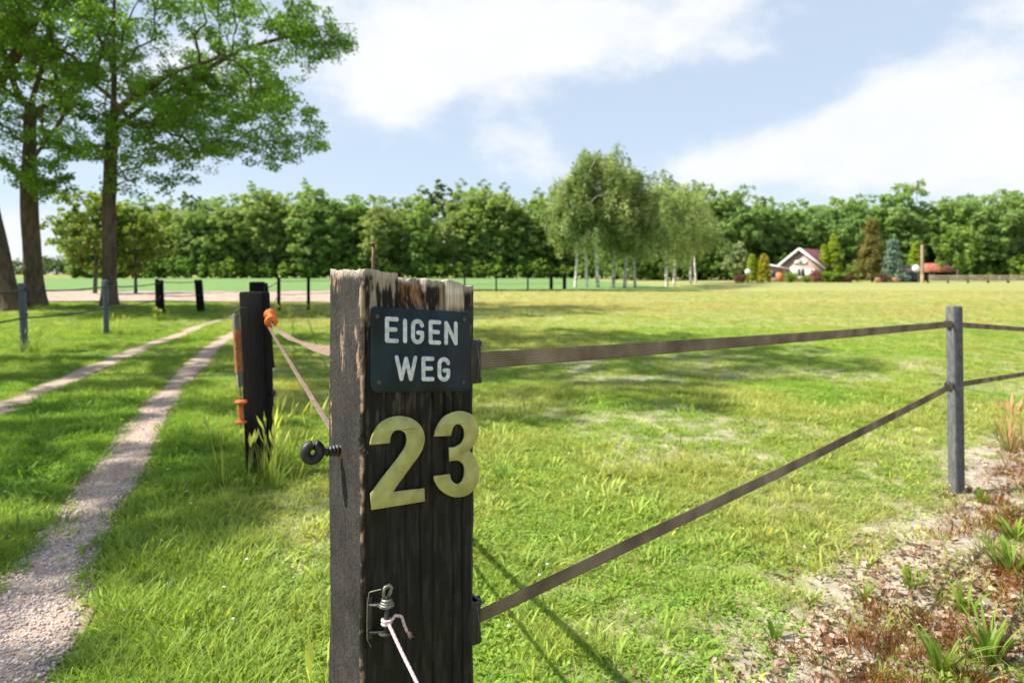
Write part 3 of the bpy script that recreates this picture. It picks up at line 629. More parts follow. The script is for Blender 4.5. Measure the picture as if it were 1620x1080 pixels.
wirep = [pc + EU * -.008 + EZ * (ez + .022), front(ub - .004, zu + .03, .014), front(ub - .007, zu + .005, .012), front(ub - .008, (zu + zl) / 2, .012), front(ub - .007, zl - .012, .010), front(ub + .004, zl - .034, .006)]
tt = np.linspace(0, 1, 30); wp = np.array(wirep); wi = np.stack([np.interp(tt, np.linspace(0, 1, 6), wp[:, q]) for q in range(3)], 1)
MB().tube(wi, .0011, 6).build('wire', m_zinc, br, True)
m_rope = mat('pink_rope', (1, 1, 1), .9, attr='col', spec=.1)
def twisted_rope(pts, r, pitch=.011, seg=260):
    P = np.asarray(pts, float); sl = np.r_[0, np.cumsum(np.linalg.norm(np.diff(P, axis=0), axis=1))]; s = np.linspace(0, sl[-1], seg)
    C_ = np.stack([np.interp(s, sl, P[:, q]) for q in range(3)], 1)
    for _ in range(6): C_[1:-1] = (C_[:-2] + 2 * C_[1:-1] + C_[2:]) / 4
    T_ = np.gradient(C_, axis=0); T_ /= np.linalg.norm(T_, axis=1)[:, None]; u = np.cross(T_, EN + .01); u /= np.linalg.norm(u, axis=1)[:, None]; b = np.cross(T_, u); mb = MB(); cl = []
    for k in range(3):
        ph = s / pitch * 2 * np.pi + k * 2 * np.pi / 3; n0 = mb.n
        mb.tube(C_ + r * .5 * (np.cos(ph)[:, None] * u + np.sin(ph)[:, None] * b), r * .62, 6)
        cl.append(np.tile(np.array([[.60, .56, .55], [.50, .33, .34], [.57, .48, .48]])[k], (mb.n - n0, 1)))
    return mb, np.concatenate(cl)
kz = F(607, 972)[1]; knot = pc + EN * .007 + EZ * 0; knot = np.array([pc[0], pc[1], kz]) + EN * .008
rope = empty('rope', (-.10, 1.22, 0.0), 'thin pink and white twisted rope knotted to the bracket on the gate post', 'rope')
def rope_part(name, pts, r, **k):
    mb, cl = twisted_rope(pts, r, **k); f = [np.concatenate(mb.q), np.concatenate(mb.t)]
    return link(name, mesh_np(name, np.concatenate(mb.v), f, m_rope, cols=cl, smooth=True), rope)
d_end = 1.34; e2 = np.array([(660 - 810) / FPX * d_end, d_end, CH - (1080 - HZ) / FPX * d_end]); dirr = e2 - knot
rope_part('strand', [knot, knot + dirr * .5 + EZ * -.002, e2, e2 + dirr * .9 + EZ * -.03, e2 + dirr * 1.6 + EZ * -.2, np.array([-.12, 1.22, .06]), np.array([-.09, 1.20, .012]), np.array([.02, 1.15, .012])], .0036, seg=500)
hk = np.array([pc[0], pc[1], kz])
rope_part('knot', [hk + .0085 * (math.cos(t) * EU + math.sin(t) * EN) + EZ * (.0035 * math.sin(t * .5)) for t in np.linspace(0, 12.3, 50)], .0034, seg=200)
rope_part('tail', [knot + EU * .002, knot + EU * .016 + EZ * .012, knot + EU * .030 + EZ * .006, knot + EU * .036 + EZ * -.014, knot + EU * .042 + EZ * -.028], .0030, seg=90)
mb = MB(); te = knot + EU * .042 + EZ * -.028; cl = []
for q in range(22):
    dv = EU * R.normal(.006, .004) + EN * R.normal(0, .004) + EZ * R.normal(-.012, .003); mb.tube([te - dv * .3, te + dv * .5 + EN * R.normal(0, .001), te + dv * 1.1], [.0007, .0006, .0003], 4)
mfr = mat('frayed_rope', (.55, .30, .32), .9); mb.build('frayed_end', mfr, rope)

# --- tape clamps on the far side of the post and the fence tapes
m_tape = bpy.data.materials.new('woven_tape'); m_tape.use_nodes = True
def tape_nodes():
    t = m_tape.node_tree; n = t.nodes; l = t.links; p = n['Principled BSDF']; p.inputs['Roughness'].default_value = .85; p.inputs['Specular IOR Level'].default_value = .15
    a = n.new('ShaderNodeAttribute'); a.attribute_name = 'across'; b = n.new('ShaderNodeAttribute'); b.attribute_name = 'along'
    def mth(op, x, y):
        q = n.new('ShaderNodeMath'); q.operation = op
        for i_, v in enumerate((x, y)):
            if isinstance(v, (int, float)): q.inputs[i_].default_value = v
            else: l.new(v, q.inputs[i_])
        return q.outputs[0]
    st = mth('SINE', mth('MULTIPLY', a.outputs['Fac'], 2 * math.pi * 7), 0); wv = mth('SINE', mth('MULTIPLY', b.outputs['Fac'], 2 * math.pi / .0045), 0)
    h = mth('ADD', mth('MULTIPLY', st, .6), mth('MULTIPLY', wv, .3))
    tcn = n.new('ShaderNodeTexCoord'); no = n.new('ShaderNodeTexNoise'); no.inputs['Scale'].default_value = 7; no.inputs['Detail'].default_value = 5; l.new(tcn.outputs['Object'], no.inputs['Vector'])
    r = n.new('ShaderNodeValToRGB'); l.new(mth('ADD', mth('MULTIPLY', h, .26), no.outputs['Fac']), r.inputs[0])
    r.color_ramp.elements[0].position = .25; r.color_ramp.elements[0].color = (.10, .08, .054, 1); r.color_ramp.elements[1].position = .8; r.color_ramp.elements[1].color = (.47, .39, .29, 1)
    l.new(r.outputs[0], p.inputs['Base Color']); bp = n.new('ShaderNodeBump'); bp.inputs['Strength'].default_value = .6; bp.inputs['Distance'].default_value = .001; l.new(h, bp.inputs['Height']); l.new(bp.outputs[0], p.inputs['Normal'])
    tr = n.new('ShaderNodeBsdfTranslucent'); l.new(r.outputs[0], tr.inputs[0]); ms = n.new('ShaderNodeMixShader'); ms.inputs[0].default_value = .3
    l.new(p.outputs[0], ms.inputs[1]); l.new(tr.outputs[0], ms.inputs[2]); l.new(ms.outputs[0], n['Material Output'].inputs[0])
tape_nodes()
def ribbon(name, A_, B_, wd, sag, label=None, twist=None, seg=60, wob=.003, m=None, cat='fence tape', group=None, seed=1, up0=None):
    """woven tape with thickness between two points; twist(t) = roll in radians"""
    A_, B_ = np.array(A_, float), np.array(B_, float); t = np.linspace(0, 1, seg); Ln = np.linalg.norm(B_ - A_)
    C_ = A_ + (B_ - A_) * t[:, None]; C_[:, 2] -= sag * 4 * t * (1 - t); C_[:, 2] += wob * (grid_noise(t * 10, t * 0, 1.5, seed, 3) - .5) * (t > 0) * (t < 1)
    T_ = np.gradient(C_, axis=0); T_ /= np.linalg.norm(T_, axis=1)[:, None]; upv = EZ - T_ * T_[:, 2:3]; upv /= np.linalg.norm(upv, axis=1)[:, None]; nn = np.cross(T_, upv)
    rl = (twist(t) if twist else np.zeros_like(t)) + .12 * (grid_noise(t * 8, t * 0 + 5, 1.2, seed + 3, 2) - .5); up = np.cos(rl)[:, None] * upv + np.sin(rl)[:, None] * nn; no = -np.sin(rl)[:, None] * upv + np.cos(rl)[:, None] * nn
    k = 9; f = np.linspace(-.5, .5, k); VV = []; ac = []; alg = []
    for s in (1, -1):
        for q in f:
            VV.append(C_ + up * q * wd + no * (s * .0007 + .002 * math.sin(q * 5) * (grid_noise(t * 6, t * 0, 1, seed + 7, 2) - .5)[:, None])); ac.append(np.full(seg, q + .5)); alg.append(t * Ln)
    VV = np.concatenate(VV); i = np.arange(seg - 1); Q = []
    loop = list(range(k)) + list(range(2 * k - 1, k - 1, -1))
    for q in range(2 * k):
        a_, b_ = loop[q], loop[(q + 1) % (2 * k)]; Q.append(np.stack([a_ * seg + i, a_ * seg + i + 1, b_ * seg + i + 1, b_ * seg + i], -1))
    o = link(name, mesh_np(name, VV, [np.concatenate(Q)], m or m_tape, smooth=True, attrs={'across': np.concatenate(ac), 'along': np.concatenate(alg)}))
    return tag(o, label, cat, group) if label else o
clampz = [F(751, 571)[1] - .005, F(747, 992)[1] - .0]
TB = {0: np.array([*((O3 + EU * (PW + .020) + EB * .045)[:2]), 0]), }
for q, zc in enumerate(clampz):
    c = O3 + EU * (PW + .012) + EB * .035 + EZ * zc; ax = np.array([EU, EB, EZ])
    cl = empty('tape_clamp', tuple(O3 + EU * PW + EB * .035 + EZ * zc), ('black tape clamp beside the EIGEN WEG plate holding the upper fence tape', 'black tape clamp low on the gate post holding the lower fence tape')[q], 'clamp', 'tape clamps on the gate post')
    MB().box(c - EU * .001, (.026, .052, .098), ax, .003).build('back_plate', m_plast, cl)
    for dz in (-.043, .043): MB().box(c + EU * .006 + EZ * dz, (.022, .044, .012), ax, .002).build('jaw', m_plast, cl)
    for dz in (-.03, 0, .03): MB().tube([c + EB * -.022 + EZ * dz - EU * .004, c + EB * .0 + EZ * dz + EU * .010], .0034, 8).build('pin', m_plast, cl)
    for dz in (-.041, .043):
        MB().lathe(c + EZ * dz + EU * .017, EU, [(0, .007), (.006, .0075), (.007, .005), (.007, 0)], 8).build('wing_nut', m_plast, cl)
    MB().tube([c + EB * -.026 + EZ * .04, c + EB * -.028 + EZ * .0 + EU * .006, c + EB * -.027 - EZ * .042], .0009, 5).build('wire', m_zinc, cl)
RP = np.array([2.83, 4.45]); rzg = g1(*RP)
tA = [O3 + EU * (PW + .016) + EB * .03 + EZ * clampz[0], O3 + EU * (PW + .016) + EB * .03 + EZ * (clampz[1] + .002)]
tB = [np.array([2.80, 4.43, 1.076]), np.array([2.805, 4.43, .685])]
ribbon('fence_tape', tA[0], tB[0], .040, .006, 'upper brown woven fence tape from gate post to grey post', lambda t: .05 + .10 * t, seed=3)
ribbon('fence_tape', tA[1], tB[1], .040, .012, 'lower brown woven fence tape slanting up from gate post to grey post', lambda t: .25 * np.exp(-t * 9), seed=5, wob=.006)

# ------------------------------------------------------------------ fence posts
m_gpost = mat('grey_recycled_post', (.115, .117, .122), .75, noise=((60, 60, 25), .35, 5), bump=(90.0, .5, .002), spec=.25)
m_bpost = mat('black_timber', (.0065, .0065, .007), .85, noise=((90, 90, 8), .5, 4), bump=((120, 120, 10), .8, .004), spec=.12)
m_blue = mat('blue_grey_post', (.075, .098, .125), .6, noise=(30.0, .3, 4), spec=.3)
def post_axes(rz): return np.array([[math.cos(rz), math.sin(rz), 0], [-math.sin(rz), math.cos(rz), 0], [0, 0, 1]])
def fence_post(xy, h, wd, dp, rz, m, label, lean=(0, 0), group=None, ins=(), name='fence_post', tape_dir=None):
    x, y = xy; z = g1(x, y); e = empty(name, (x, y, z), label, 'fence post', group); ax = post_axes(rz)
    top = np.array([lean[0], lean[1], h]); k = np.array([lean[0] / h, lean[1] / h, 1.0])
    mb = MB(); n = 7; rings = []; bv = .12 * min(wd, dp)
    sec = round_rect(wd, dp, bv, 2); ns = len(sec); hs = np.r_[-.3, np.linspace(0, h - bv, n), h]
    V = []; sd_ = int(abs(x * 131 + y * 57)) % 97
    for q, hz_ in enumerate(hs):
        f = .93 if q == len(hs) - 1 else 1.0; wob = 1 + .03 * (grid_noise(np.array([hz_ * 3.]), np.array([sd_ * 1.]), 1, 5)[0] - .5)
        for (a_, b_) in sec: V.append(np.array([x, y, z]) + k * hz_ + (ax[0] * a_ + ax[1] * b_) * f * wob)
    Q = [[q * ns + r_, q * ns + (r_ + 1) % ns, (q + 1) * ns + (r_ + 1) % ns, (q + 1) * ns + r_] for q in range(len(hs) - 1) for r_ in range(ns)]
    c = len(V); V.append(np.array([x, y, z]) + k * (h + .002)); T = [[c, (len(hs) - 1) * ns + r_, (len(hs) - 1) * ns + (r_ + 1) % ns] for r_ in range(ns)]
    mb.add(V, Q, T); mb.build('shaft', m, e)
    for (iz, sx_, sy_) in ins:
        p = np.array([x, y, 0]) + k * 0 + ax[0] * sx_ + ax[1] * sy_ + EZ * iz + np.array([k[0] * (iz - z), k[1] * (iz - z), 0]); dr = ax[0] * np.sign(sx_) if abs(sx_) > abs(sy_) else ax[1] * np.sign(sy_)
        MB().lathe(p - dr * .012, dr, [(-.01, .0), (-.01, .013), (.012, .014), (.014, .022), (.022, .024), (.030, .022), (.034, .010), (.034, 0)], 12).build('insulator', m_plast, e)
    return e
rz0 = math.radians(8)
fence_post((2.858, 4.47), 1.185, .070, .070, rz0, m_gpost, 'square grey fence post standing alone in the paddock grass', lean=(-.016, 0), ins=((1.076, -.041, 0), (.685, -.041, 0)))
NX = np.array([5.75, 7.25]); nxz = g1(*NX)
fence_post(tuple(NX), 1.2, .078, .078, rz0, m_gpost, 'square grey fence post farther along the ditch', ins=((.80, -.045, 0), (.42, -.045, 0)))
ribbon('fence_tape', tB[0] + np.array([.0, 0, 0]), (5.70, 7.23, .80), .036, .005, 'upper brown fence tape running on past the grey post', seed=9)
ribbon('fence_tape', tB[1] + np.array([.0, 0, 0]), (5.70, 7.23, .42), .036, .004, 'lower brown fence tape running on past the grey post', seed=11)

# opposite gate post with the sprung gate handles
LP = np.array([-1.745, 4.84]); lpz = g1(*LP)
fence_post(tuple(LP), 1.27 - lpz, .185, .10, math.radians(-10), m_bpost, 'thick black square gate post with orange handle hooked on its side', lean=(-.055, .02), name='gate_post', ins=((.565, .10, .01),))
m_orange = mat('orange_plastic', (.72, .155, .02), .45, noise=(60.0, .2, 3), spec=.4)
m_orange2 = mat('faded_orange_plastic', (.58, .13, .04), .55, noise=(60.0, .3, 3), spec=.3)
def gate_handle(c0, axis, label, m, group):
    ax = np.asarray(axis, float); ax /= np.linalg.norm(ax); e = empty('gate_grip', tuple(c0), label, 'gate handle', group)
    MB().lathe(c0, ax, [(0, .008), (.004, .034), (.010, .040), (.018, .036), (.026, .018), (.045, .015), (.085, .0165), (.118, .015), (.132, .019), (.140, .040), (.150, .043), (.158, .036), (.164, .010)], 24).build('grip', m, e, True)
    MB().tube([c0 + ax * .160, c0 + ax * .19], .004, 8).build('eye', m_zinc, e)
    hk_ = [c0 + ax * .004, c0 - ax * .03, c0 - ax * .045 + EZ * .012, c0 - ax * .038 + EZ * .026, c0 - ax * .02 + EZ * .026]
    MB().tube(hk_, .0035, 8).build('hook', m_zinc, e, True); return e
bk = np.array([-.347, 1.685]); hA = np.array([(427 - 810) / FPX * 4.68, 4.68, CH - (497 - HZ) / FPX * 4.68]); tEnd = np.array([*(O3 + EU * .07 + EB * (PT + .002))[:2], 1.205])
dv = tEnd - hA; dv /= np.linalg.norm(dv); dv[2] -= .30; dv /= np.linalg.norm(dv)
gate_handle(hA, dv, 'bright orange gate handle hooked to the thick black post, tape behind it', m_orange, 'orange gate handles')
m_gtape = mat('faded_gate_tape', (.20, .145, .112), .85, noise=((40, 40, 40), .35, 4), spec=.15)
ribbon('gate_tape', hA + dv * .19, tEnd, .036, .035, 'twisted sun-bleached tape across the gateway, from orange handle to front post', lambda t: .5 + .5 * np.sin(t * 7) + t * 2.6, 120, .010, m_gtape, 'gate tape', 'tapes across the gateway', 13)
sB = np.array([(424 - 810) / FPX * 4.76, 4.76, CH - (515 - HZ) / FPX * 4.76]); sE = np.array([*(O3 + EU * .10 + EB * (PT + .002))[:2], .885])
ribbon('gate_tape', sB, sE, .021, .01, 'straight sun-bleached tape sloping down across the gateway', lambda t: 1.25 + t * .3, 60, .008, m_gtape, 'gate tape', 'tapes across the gateway', 17)
# hanging spring and second handle
d = 4.72; top = np.array([(373 - 810) / FPX * d, d, CH - (497 - HZ) / FPX * d]); bot = np.array([(380 - 810) / FPX * d, d, CH - (612 - HZ) / FPX * d])
sp = empty('gate_spring', tuple(bot), 'rust-coloured coil spring hanging beside the thick black gate post', 'spring')
def helix(a, b, r, turns, tr, k=10):
    s = np.linspace(0, 1, turns * k + 1); ax = (b - a); axn = ax / np.linalg.norm(ax); u = np.cross(axn, [0, 1, 0]); u /= np.linalg.norm(u); v = np.cross(axn, u)
    return MB().tube(a + ax * s[:, None] + r * (np.cos(s * turns * 6.283)[:, None] * u + np.sin(s * turns * 6.283)[:, None] * v), tr, 5)
mtop = top + (bot - top) * .22; mbot = top + (bot - top) * .80
helix(top, mtop, .021, 14, .0045).build('coil', m_zinc, sp); o_ = helix(mtop, mbot, .023, 34, .0048).build('coil', mat('rusted_coil', (.36, .145, .06), .7, noise=(50.0, .4, 3)), sp); o_['label'] = 'rusted orange stretch of the coil'; helix(mbot, bot, .021, 12, .0045).build('coil', m_zinc, sp)
MB().tube([top, top + EZ * .02, top + np.array([.03, .03, .045]), top + np.array([.065, .05, .04])], .005, 8).build('hook', m_dark, sp)
MB().tube([bot, bot - EZ * .03, bot + np.array([.004, 0, -.06])], .0045, 8).build('link', m_zinc, sp)
h0 = np.array([(381 - 810) / FPX * d, d, CH - (670 - HZ) / FPX * d]); gate_handle(h0, np.array([.01, 0, 1]), 'faded orange gate handle hanging upright under the coil spring', m_orange2, 'orange gate handles')
MB().tube([bot + np.array([.004, 0, -.06]), h0 + EZ * .19], .004, 8).build('link', m_zinc, sp)

# fence along the tree side of the lane
def pos(px, d): return ((px - 810) / FPX * d, d)
lane_posts = [((-8.0, 9.0), 1.22, .10, m_blue, 'slim blue-grey fence post out past the edge of view by the lane'), ((-8.55, 12.2), 1.22, .10, m_blue, 'blue-grey fence post nearest the camera on the tree side of the lane'),
              ((-9.1, 15.6), 1.24, .10, m_blue, 'blue-grey fence post in front of the straight oak trunk'), ((-10.4, 20.4), 1.22, .09, m_bpost, 'slim dark fence post just before the pair of stout posts')]
for q, (xy, h, wd, m_, lab) in enumerate(lane_posts):
    fence_post(xy, h, wd, wd * .8, .1, m_, lab, lean=(-.05 if q == 1 else -.02, 0), group='posts along the tree side of the lane', ins=((h - .08, wd * .55, 0), (h - .55, wd * .55, 0)))
for xy, lab, ln in ((pos(254, 24.4), 'stout dark timber post with slim post before it at the field entrance', -.05), (pos(318, 25.2), 'stout dark timber post leaning a little at the field entrance', -.10)):
    fence_post(xy, 1.16, .24, .2, .15, m_bpost, lab, lean=(ln, 0), group='stout posts at the field entrance')
m_cord = mat('dark_fence_cord', (.045, .043, .042), .8)
def cord(name, A_, B_, sag, label, group, r=.009, cat='fence line'):
    A_, B_ = np.array(A_, float), np.array(B_, float); t = np.linspace(0, 1, 16); C_ = A_ + (B_ - A_) * t[:, None]; C_[:, 2] -= sag * 4 * t * (1 - t)
    return tag(MB().tube(C_, r, 6).build(name, m_cord), label, cat, group)
seq = [(-7.6, 5.5, 0)] + [(*p[0], 0) for p in lane_posts] + [(*pos(254, 24.3), 0), (*pos(318, 25.1), 0)]
for q_, (a_, b_) in enumerate(zip(seq[:-1], seq[1:])):
    for hz_, nm in ((1.10, 'upper'), (.62, 'lower')):
        cord('fence_line', (a_[0], a_[1], hz_), (b_[0], b_[1], hz_), .04, nm + ' cord of the fence on the tree side of the lane, %s span' % ordinal(q_), 'cords of the lane fence, ' + nm, .016)
# paddock side: stout post behind the gate, slim posts, far boundary
pz = pos(407, 10); fence_post(pz, 1.27, .2, .16, .2, m_bpost, 'grey-topped stout post just behind the thick black gate post')
MB_ = fence_post(pos(431, 10.3), 1.25, .055, .055, .2, m_bpost, 'thin leaning stake beside the stout post behind the gate', lean=(-.10, 0))
far_posts = [pos(441, 25.5), pos(488, 26.6), pos(545, 30), pos(600, 36), pos(668, 42), pos(735, 48), pos(785, 51), pos(835, 52), pos(872, 55.5), pos(893, 55.5)]
for q, p_ in enumerate(far_posts):
    thick = q >= 8; fence_post(p_, 1.25 if not thick else 1.3, .11 if not thick else .26, .1 if not thick else .22, .1, m_bpost,
        ['slim dark post of the paddock fence nearest the thick gate post', 'slim dark post of the paddock fence just clear of the sleeper post', 'dark paddock fence post hidden behind the sleeper post', 'dark paddock fence post hidden behind the sleeper post', 'dark paddock fence post hidden behind the sleeper post', 'dark paddock fence post hidden behind the sleeper post',
         'slim far fence post just beyond the sleeper post, at the crop edge', 'slim far fence post midway between sleeper post and birches, at the crop edge', 'thick far timber post, first of the pair before the birches', 'thick far timber post, second of the pair before the birches'][q], group='posts of the paddock boundary')
fs = [pz] + far_posts
for q_, (a_, b_) in enumerate(zip(fs[:-1], fs[1:])):
    for hz_, nm in ((1.12, 'upper'), (.62, 'lower')):
        cord('fence_line', (a_[0], a_[1], hz_), (b_[0], b_[1], hz_), .03, nm + ' cord of the paddock boundary fence, %s span from the gateway' % ordinal(q_), 'cords of the paddock boundary, ' + nm, .012)

# ------------------------------------------------------------------ trees
def attract(r, n, fn, shell=.35):
    """n points spread through a crown; fn(unit points) -> positions"""
    p = r.normal(size=(n * 6, 3)); p /= np.linalg.norm(p, axis=1)[:, None]; p *= (shell + (1 - shell) * r.random((n * 6, 1)) ** .6)
    keep = [p[0]]; md = (3.2 / n) ** (1 / 3)
    for q in p[1:]:
        if len(keep) >= n: break
        if min(np.sum((np.array(keep) - q) ** 2, 1)) > md * md * .55: keep.append(q)
    return fn(np.array(keep))
def grow(limbs, att, r, step, r_base, tip=.02, expo=.48):
    """branch skeleton: given limb polylines, then every attractor joined to the cheapest node. Returns chains [(pts, radii)]"""
    Pn = []; par = []
    for lb in limbs:
        lb = np.asarray(lb, float); sl = np.r_[0, np.cumsum(np.linalg.norm(np.diff(lb, axis=0), axis=1))]; n = max(3, int(sl[-1] / step)); s = np.linspace(0, sl[-1], n)
        C_ = np.stack([np.interp(s, sl, lb[:, q]) for q in range(3)], 1)
        if n > 5: C_[1:-1] += r.normal(0, step * .04, (n - 2, 3))
        for _ in range(2): C_[1:-1] = (C_[:-2] + 2 * C_[1:-1] + C_[2:]) / 4
        prev = -1
        if Pn: prev = int(np.argmin(np.sum((np.array(Pn) - C_[0]) ** 2, 1))); C_ = C_[1:]
        for c in C_: Pn.append(c); par.append(prev); prev = len(Pn) - 1
    base_n = len(Pn); A_ = np.array(Pn); o = np.argsort([np.min(np.sum((A_ - q) ** 2, 1)) for q in att]); tips = []
    for q in att[o]:
        A_ = np.array(Pn); dvv = q - A_; ds = np.linalg.norm(dvv, axis=1) + 1e-6; cosu = dvv[:, 2] / ds
        cost = ds * (1.25 - .45 * cosu) + (A_[:, 2] < 0.22 * A_[:base_n, 2].max()) * 6
        k = int(np.argmin(cost)); n = max(1, int(ds[k] / step)); prev = k; p0 = A_[k]
        for s in range(1, n + 1):
            t = s / n; c = p0 + (q - p0) * t + np.array([0, 0, 1]) * ds[k] * .12 * math.sin(math.pi * t) + (r.normal(0, step * .10, 3) if s < n else 0)
            Pn.append(c); par.append(prev); prev = len(Pn) - 1
        tips.append(prev)
    n = len(Pn); cnt = np.zeros(n)
    for t in tips:
        while t >= 0: cnt[t] += 1; t = par[t]
    cnt = np.maximum(cnt, .6); rad = tip * cnt ** expo; rad *= (r_base / rad[0]) ** (np.log(cnt + .5) / np.log(cnt[0] + .5)); kids = [[] for _ in range(n)]
    for i_, p_ in enumerate(par):
        if p_ >= 0: kids[p_].append(i_)
    chains = []; stack = [(0, None)]
    while stack:
        s, pr = stack.pop(); ch = [] if pr is None else [pr]; c = s
        while True:
            ch.append(c)
            if not kids[c]: break
            ks = sorted(kids[c], key=lambda z_: -cnt[z_])
            for z_ in ks[1:]: stack.append((z_, c))
            c = ks[0]
        rr = rad[ch].copy()
        if pr is not None: rr[0] = min(rr[0], rr[1] * 1.15)
        chains.append((np.array([Pn[z_] for z_ in ch]), rr))
    return chains, np.array([Pn[t] for t in tips]), np.array([Pn[t] - Pn[par[t]] for t in tips])
def wood_mesh(name, chains, m, flare=0.0, kmax=12, rmin=0.0):
    mb = MB()
    for q, (P, rr) in enumerate(chains):
        if len(P) < 2 or rr.max() < rmin: continue
        rr = rr.copy()
        if q == 0 and flare:
            P = np.concatenate([P[:1] + (P[1] - P[0]) * f for f in (0, .25, .5, .75)] + [P[1:]]) if len(P) > 1 else P
            rr = np.concatenate([rr[:1]] * 4 + [rr[1:]]); z = P[:, 2] - P[0, 2]; rr = rr * (1 + flare * np.exp(-z / .45)) ; P[0, 2] -= .4
        mb.tube(P, rr, kmax if rr.max() > .12 else (7 if rr.max() > .05 else 5), caps=True)
    return mb.mesh(name, m, smooth=True)
def leaf_mesh(name, r, centres, per, spread, size, m, c_dark, c_light, droop=0.0, flat=.7, aspect=1.6, up=.5, hueclump=.5, clump=None, gain=1.45):
    """separate small leaf faces, each with its own tilt and colour, gathered round the twig ends"""
    n = len(centres); per_ = np.maximum(3, (per * r.uniform(.6, 1.4, n)).astype(int)); ci = np.repeat(np.arange(n), per_); N_ = len(ci)
    o = r.normal(size=(N_, 3)); o /= np.linalg.norm(o, axis=1)[:, None]; o *= (r.random(N_) ** .45)[:, None]; sp_ = spread * r.uniform(.75, 1.3, n)[ci]
    off = o * np.stack([sp_, sp_, sp_ * flat], 1)
    # sub-clusters: gather leaves to a few sprays per centre
    if clump:
        k = clump; sub = r.normal(size=(n, k, 3)); sub /= np.linalg.norm(sub, axis=2)[..., None]; sub *= (.35 + .65 * r.random((n, k, 1))); pick = r.integers(0, k, N_)
        sc_ = sub[ci, pick] * np.stack([sp_, sp_, sp_ * flat], 1); off = sc_ + off * .38
    if droop: off[:, 2] -= droop * r.random(N_) ** 1.2 * sp_
    P = centres[ci] + off; nrm = r.normal(size=(N_, 3)); nrm[:, 2] = np.abs(nrm[:, 2]) * (1 - up) + up * 1.3; nrm += .4 * o; nrm /= np.linalg.norm(nrm, axis=1)[:, None]
    t = r.normal(size=(N_, 3)); t[:, 2] -= .6 * droop + .3; t -= nrm * np.sum(t * nrm, 1)[:, None]; t /= np.linalg.norm(t, axis=1)[:, None] + 1e-9; b = np.cross(nrm, t)
    s = size * r.uniform(.6, 1.35, N_)[:, None]; wv = s / aspect
    bend = nrm * s * .18
    V = np.stack([P - t * s * .5, P + b * wv * .5 - t * s * .02 + bend, P + t * s * .55, P - b * wv * .5 - t * s * .02 + bend], 1).reshape(-1, 3)
    f = np.clip(r.normal(.5, .22, N_) + hueclump * (r.random(n)[ci] - .5), 0, 1)[:, None]
    C_ = np.asarray(c_dark) * (1 - f) + np.asarray(c_light) * f; C_ *= gain * r.uniform(.85, 1.15, N_)[:, None]
    i_ = np.arange(N_)[:, None] * 4 + np.arange(4)[None]
    return mesh_np(name, V, [i_], m, cols=np.repeat(C_, 4, 0))
m_leaf = mat('leaf', (1, 1, 1), .5, attr='col', translucent=.46, spec=.25)
m_bark = mat('oak_bark', (.12, .092, .066), .95, noise=((7, 7, 2.2), .45, 6), bump=((22, 22, 5), 1.0, .06), spec=.1)
m_bark2 = mat('grey_bark', (.11, .10, .085), .95, noise=((4, 4, 1), .4, 4), spec=.1)
def place_tree(name, trunk, crown, loc, label, group, rz=0.0, sc=1.0, cat='tree'):
    e = empty(name, loc, label, cat, group); e.rotation_euler[2] = rz; e.scale = (sc if not isinstance(sc, tuple) else sc[0], sc if not isinstance(sc, tuple) else sc[0], sc if not isinstance(sc, tuple) else sc[1])
    if trunk: link('trunk', trunk, e, (0, 0, 0))
    link('crown', crown, e, (0, 0, 0)); return e
def pxz(px, py, d): return np.array([(px - 810) / FPX * d, d, CH - (py - HZ) / FPX * d])

# --- the old oaks by the lane (built about their own base)
OAKD, OAKL = (.060, .135, .016), (.150, .270, .035)
def oak(seed, limbs, att_fn, n_att, r_base, per, size, spread=.75):
    r = np.random.default_rng(seed); att = np.concatenate([attract(r, k, f) for k, f in zip(n_att, att_fn)])
    ch, tips, _ = grow(limbs, att, r, .45, r_base, .012)
    lv = leaf_mesh('crown', r, tips, per, spread, size, m_leaf, OAKD, OAKL, flat=.65, clump=7, up=.35, hueclump=.6, gain=1.55)
    return wood_mesh('trunk', ch, m_bark, flare=.55, kmax=16, rmin=.006), lv
dO = 26.0; bB = np.array([*pos(173, dO), 0]); bA = np.array([*pos(56, dO), 0])
def rel(b, *pts): return [pxz(px, py, dO) - b + np.array([0, dy, 0]) for px, py, dy in pts]
limbB_tip = rel(bB, (350, 60, 2.0), (430, 45, 1.6), (500, 30, 1.2), (552, 32, 1.0))
limbB = [[np.array([0, 0, 0])] + rel(bB, (173, 400, 0), (172, 330, 0), (175, 230, .1), (176, 150, .2), (180, 70, 0), (186, -20, -.2), (190, -110, 0), (188, -200, 0)),
         rel(bB, (176, 215, .1), (215, 165, .8), (280, 110, 1.5), (350, 60, 2.0)), rel(bB, (176, 190, .1), (240, 170, -1), (320, 150, -2.2), (400, 140, -3)), rel(bB, (178, 120, 0), (140, 70, 1.2), (110, 10, 2)), limbB_tip]
tB_, cB_ = oak(5, limbB, [lambda p: p * np.array([7.0, 6.5, 6.3]) + np.array([1.0, 0, 11.3]), lambda p: p * np.array([3.6, 3.5, 1.9]) + np.array([4.8, -.6, 7.0]), lambda p: p * np.array([3.0, 3.0, 1.3]) + np.array([1.6, -.5, 5.8]), lambda p: p * np.array([1.9, 1.1, .8]) + limbB_tip[1] + np.array([.9, 0, .1])], (185, 46, 16, 13), .235, 330, .118, .9)
zB = g1(bB[0], bB[1]); place_tree('oak_tree', tB_, cB_, (bB[0], bB[1], zB - .05), 'tall oak with a straight brown trunk and wide crown reaching over the lane', 'old oaks beside the lane')
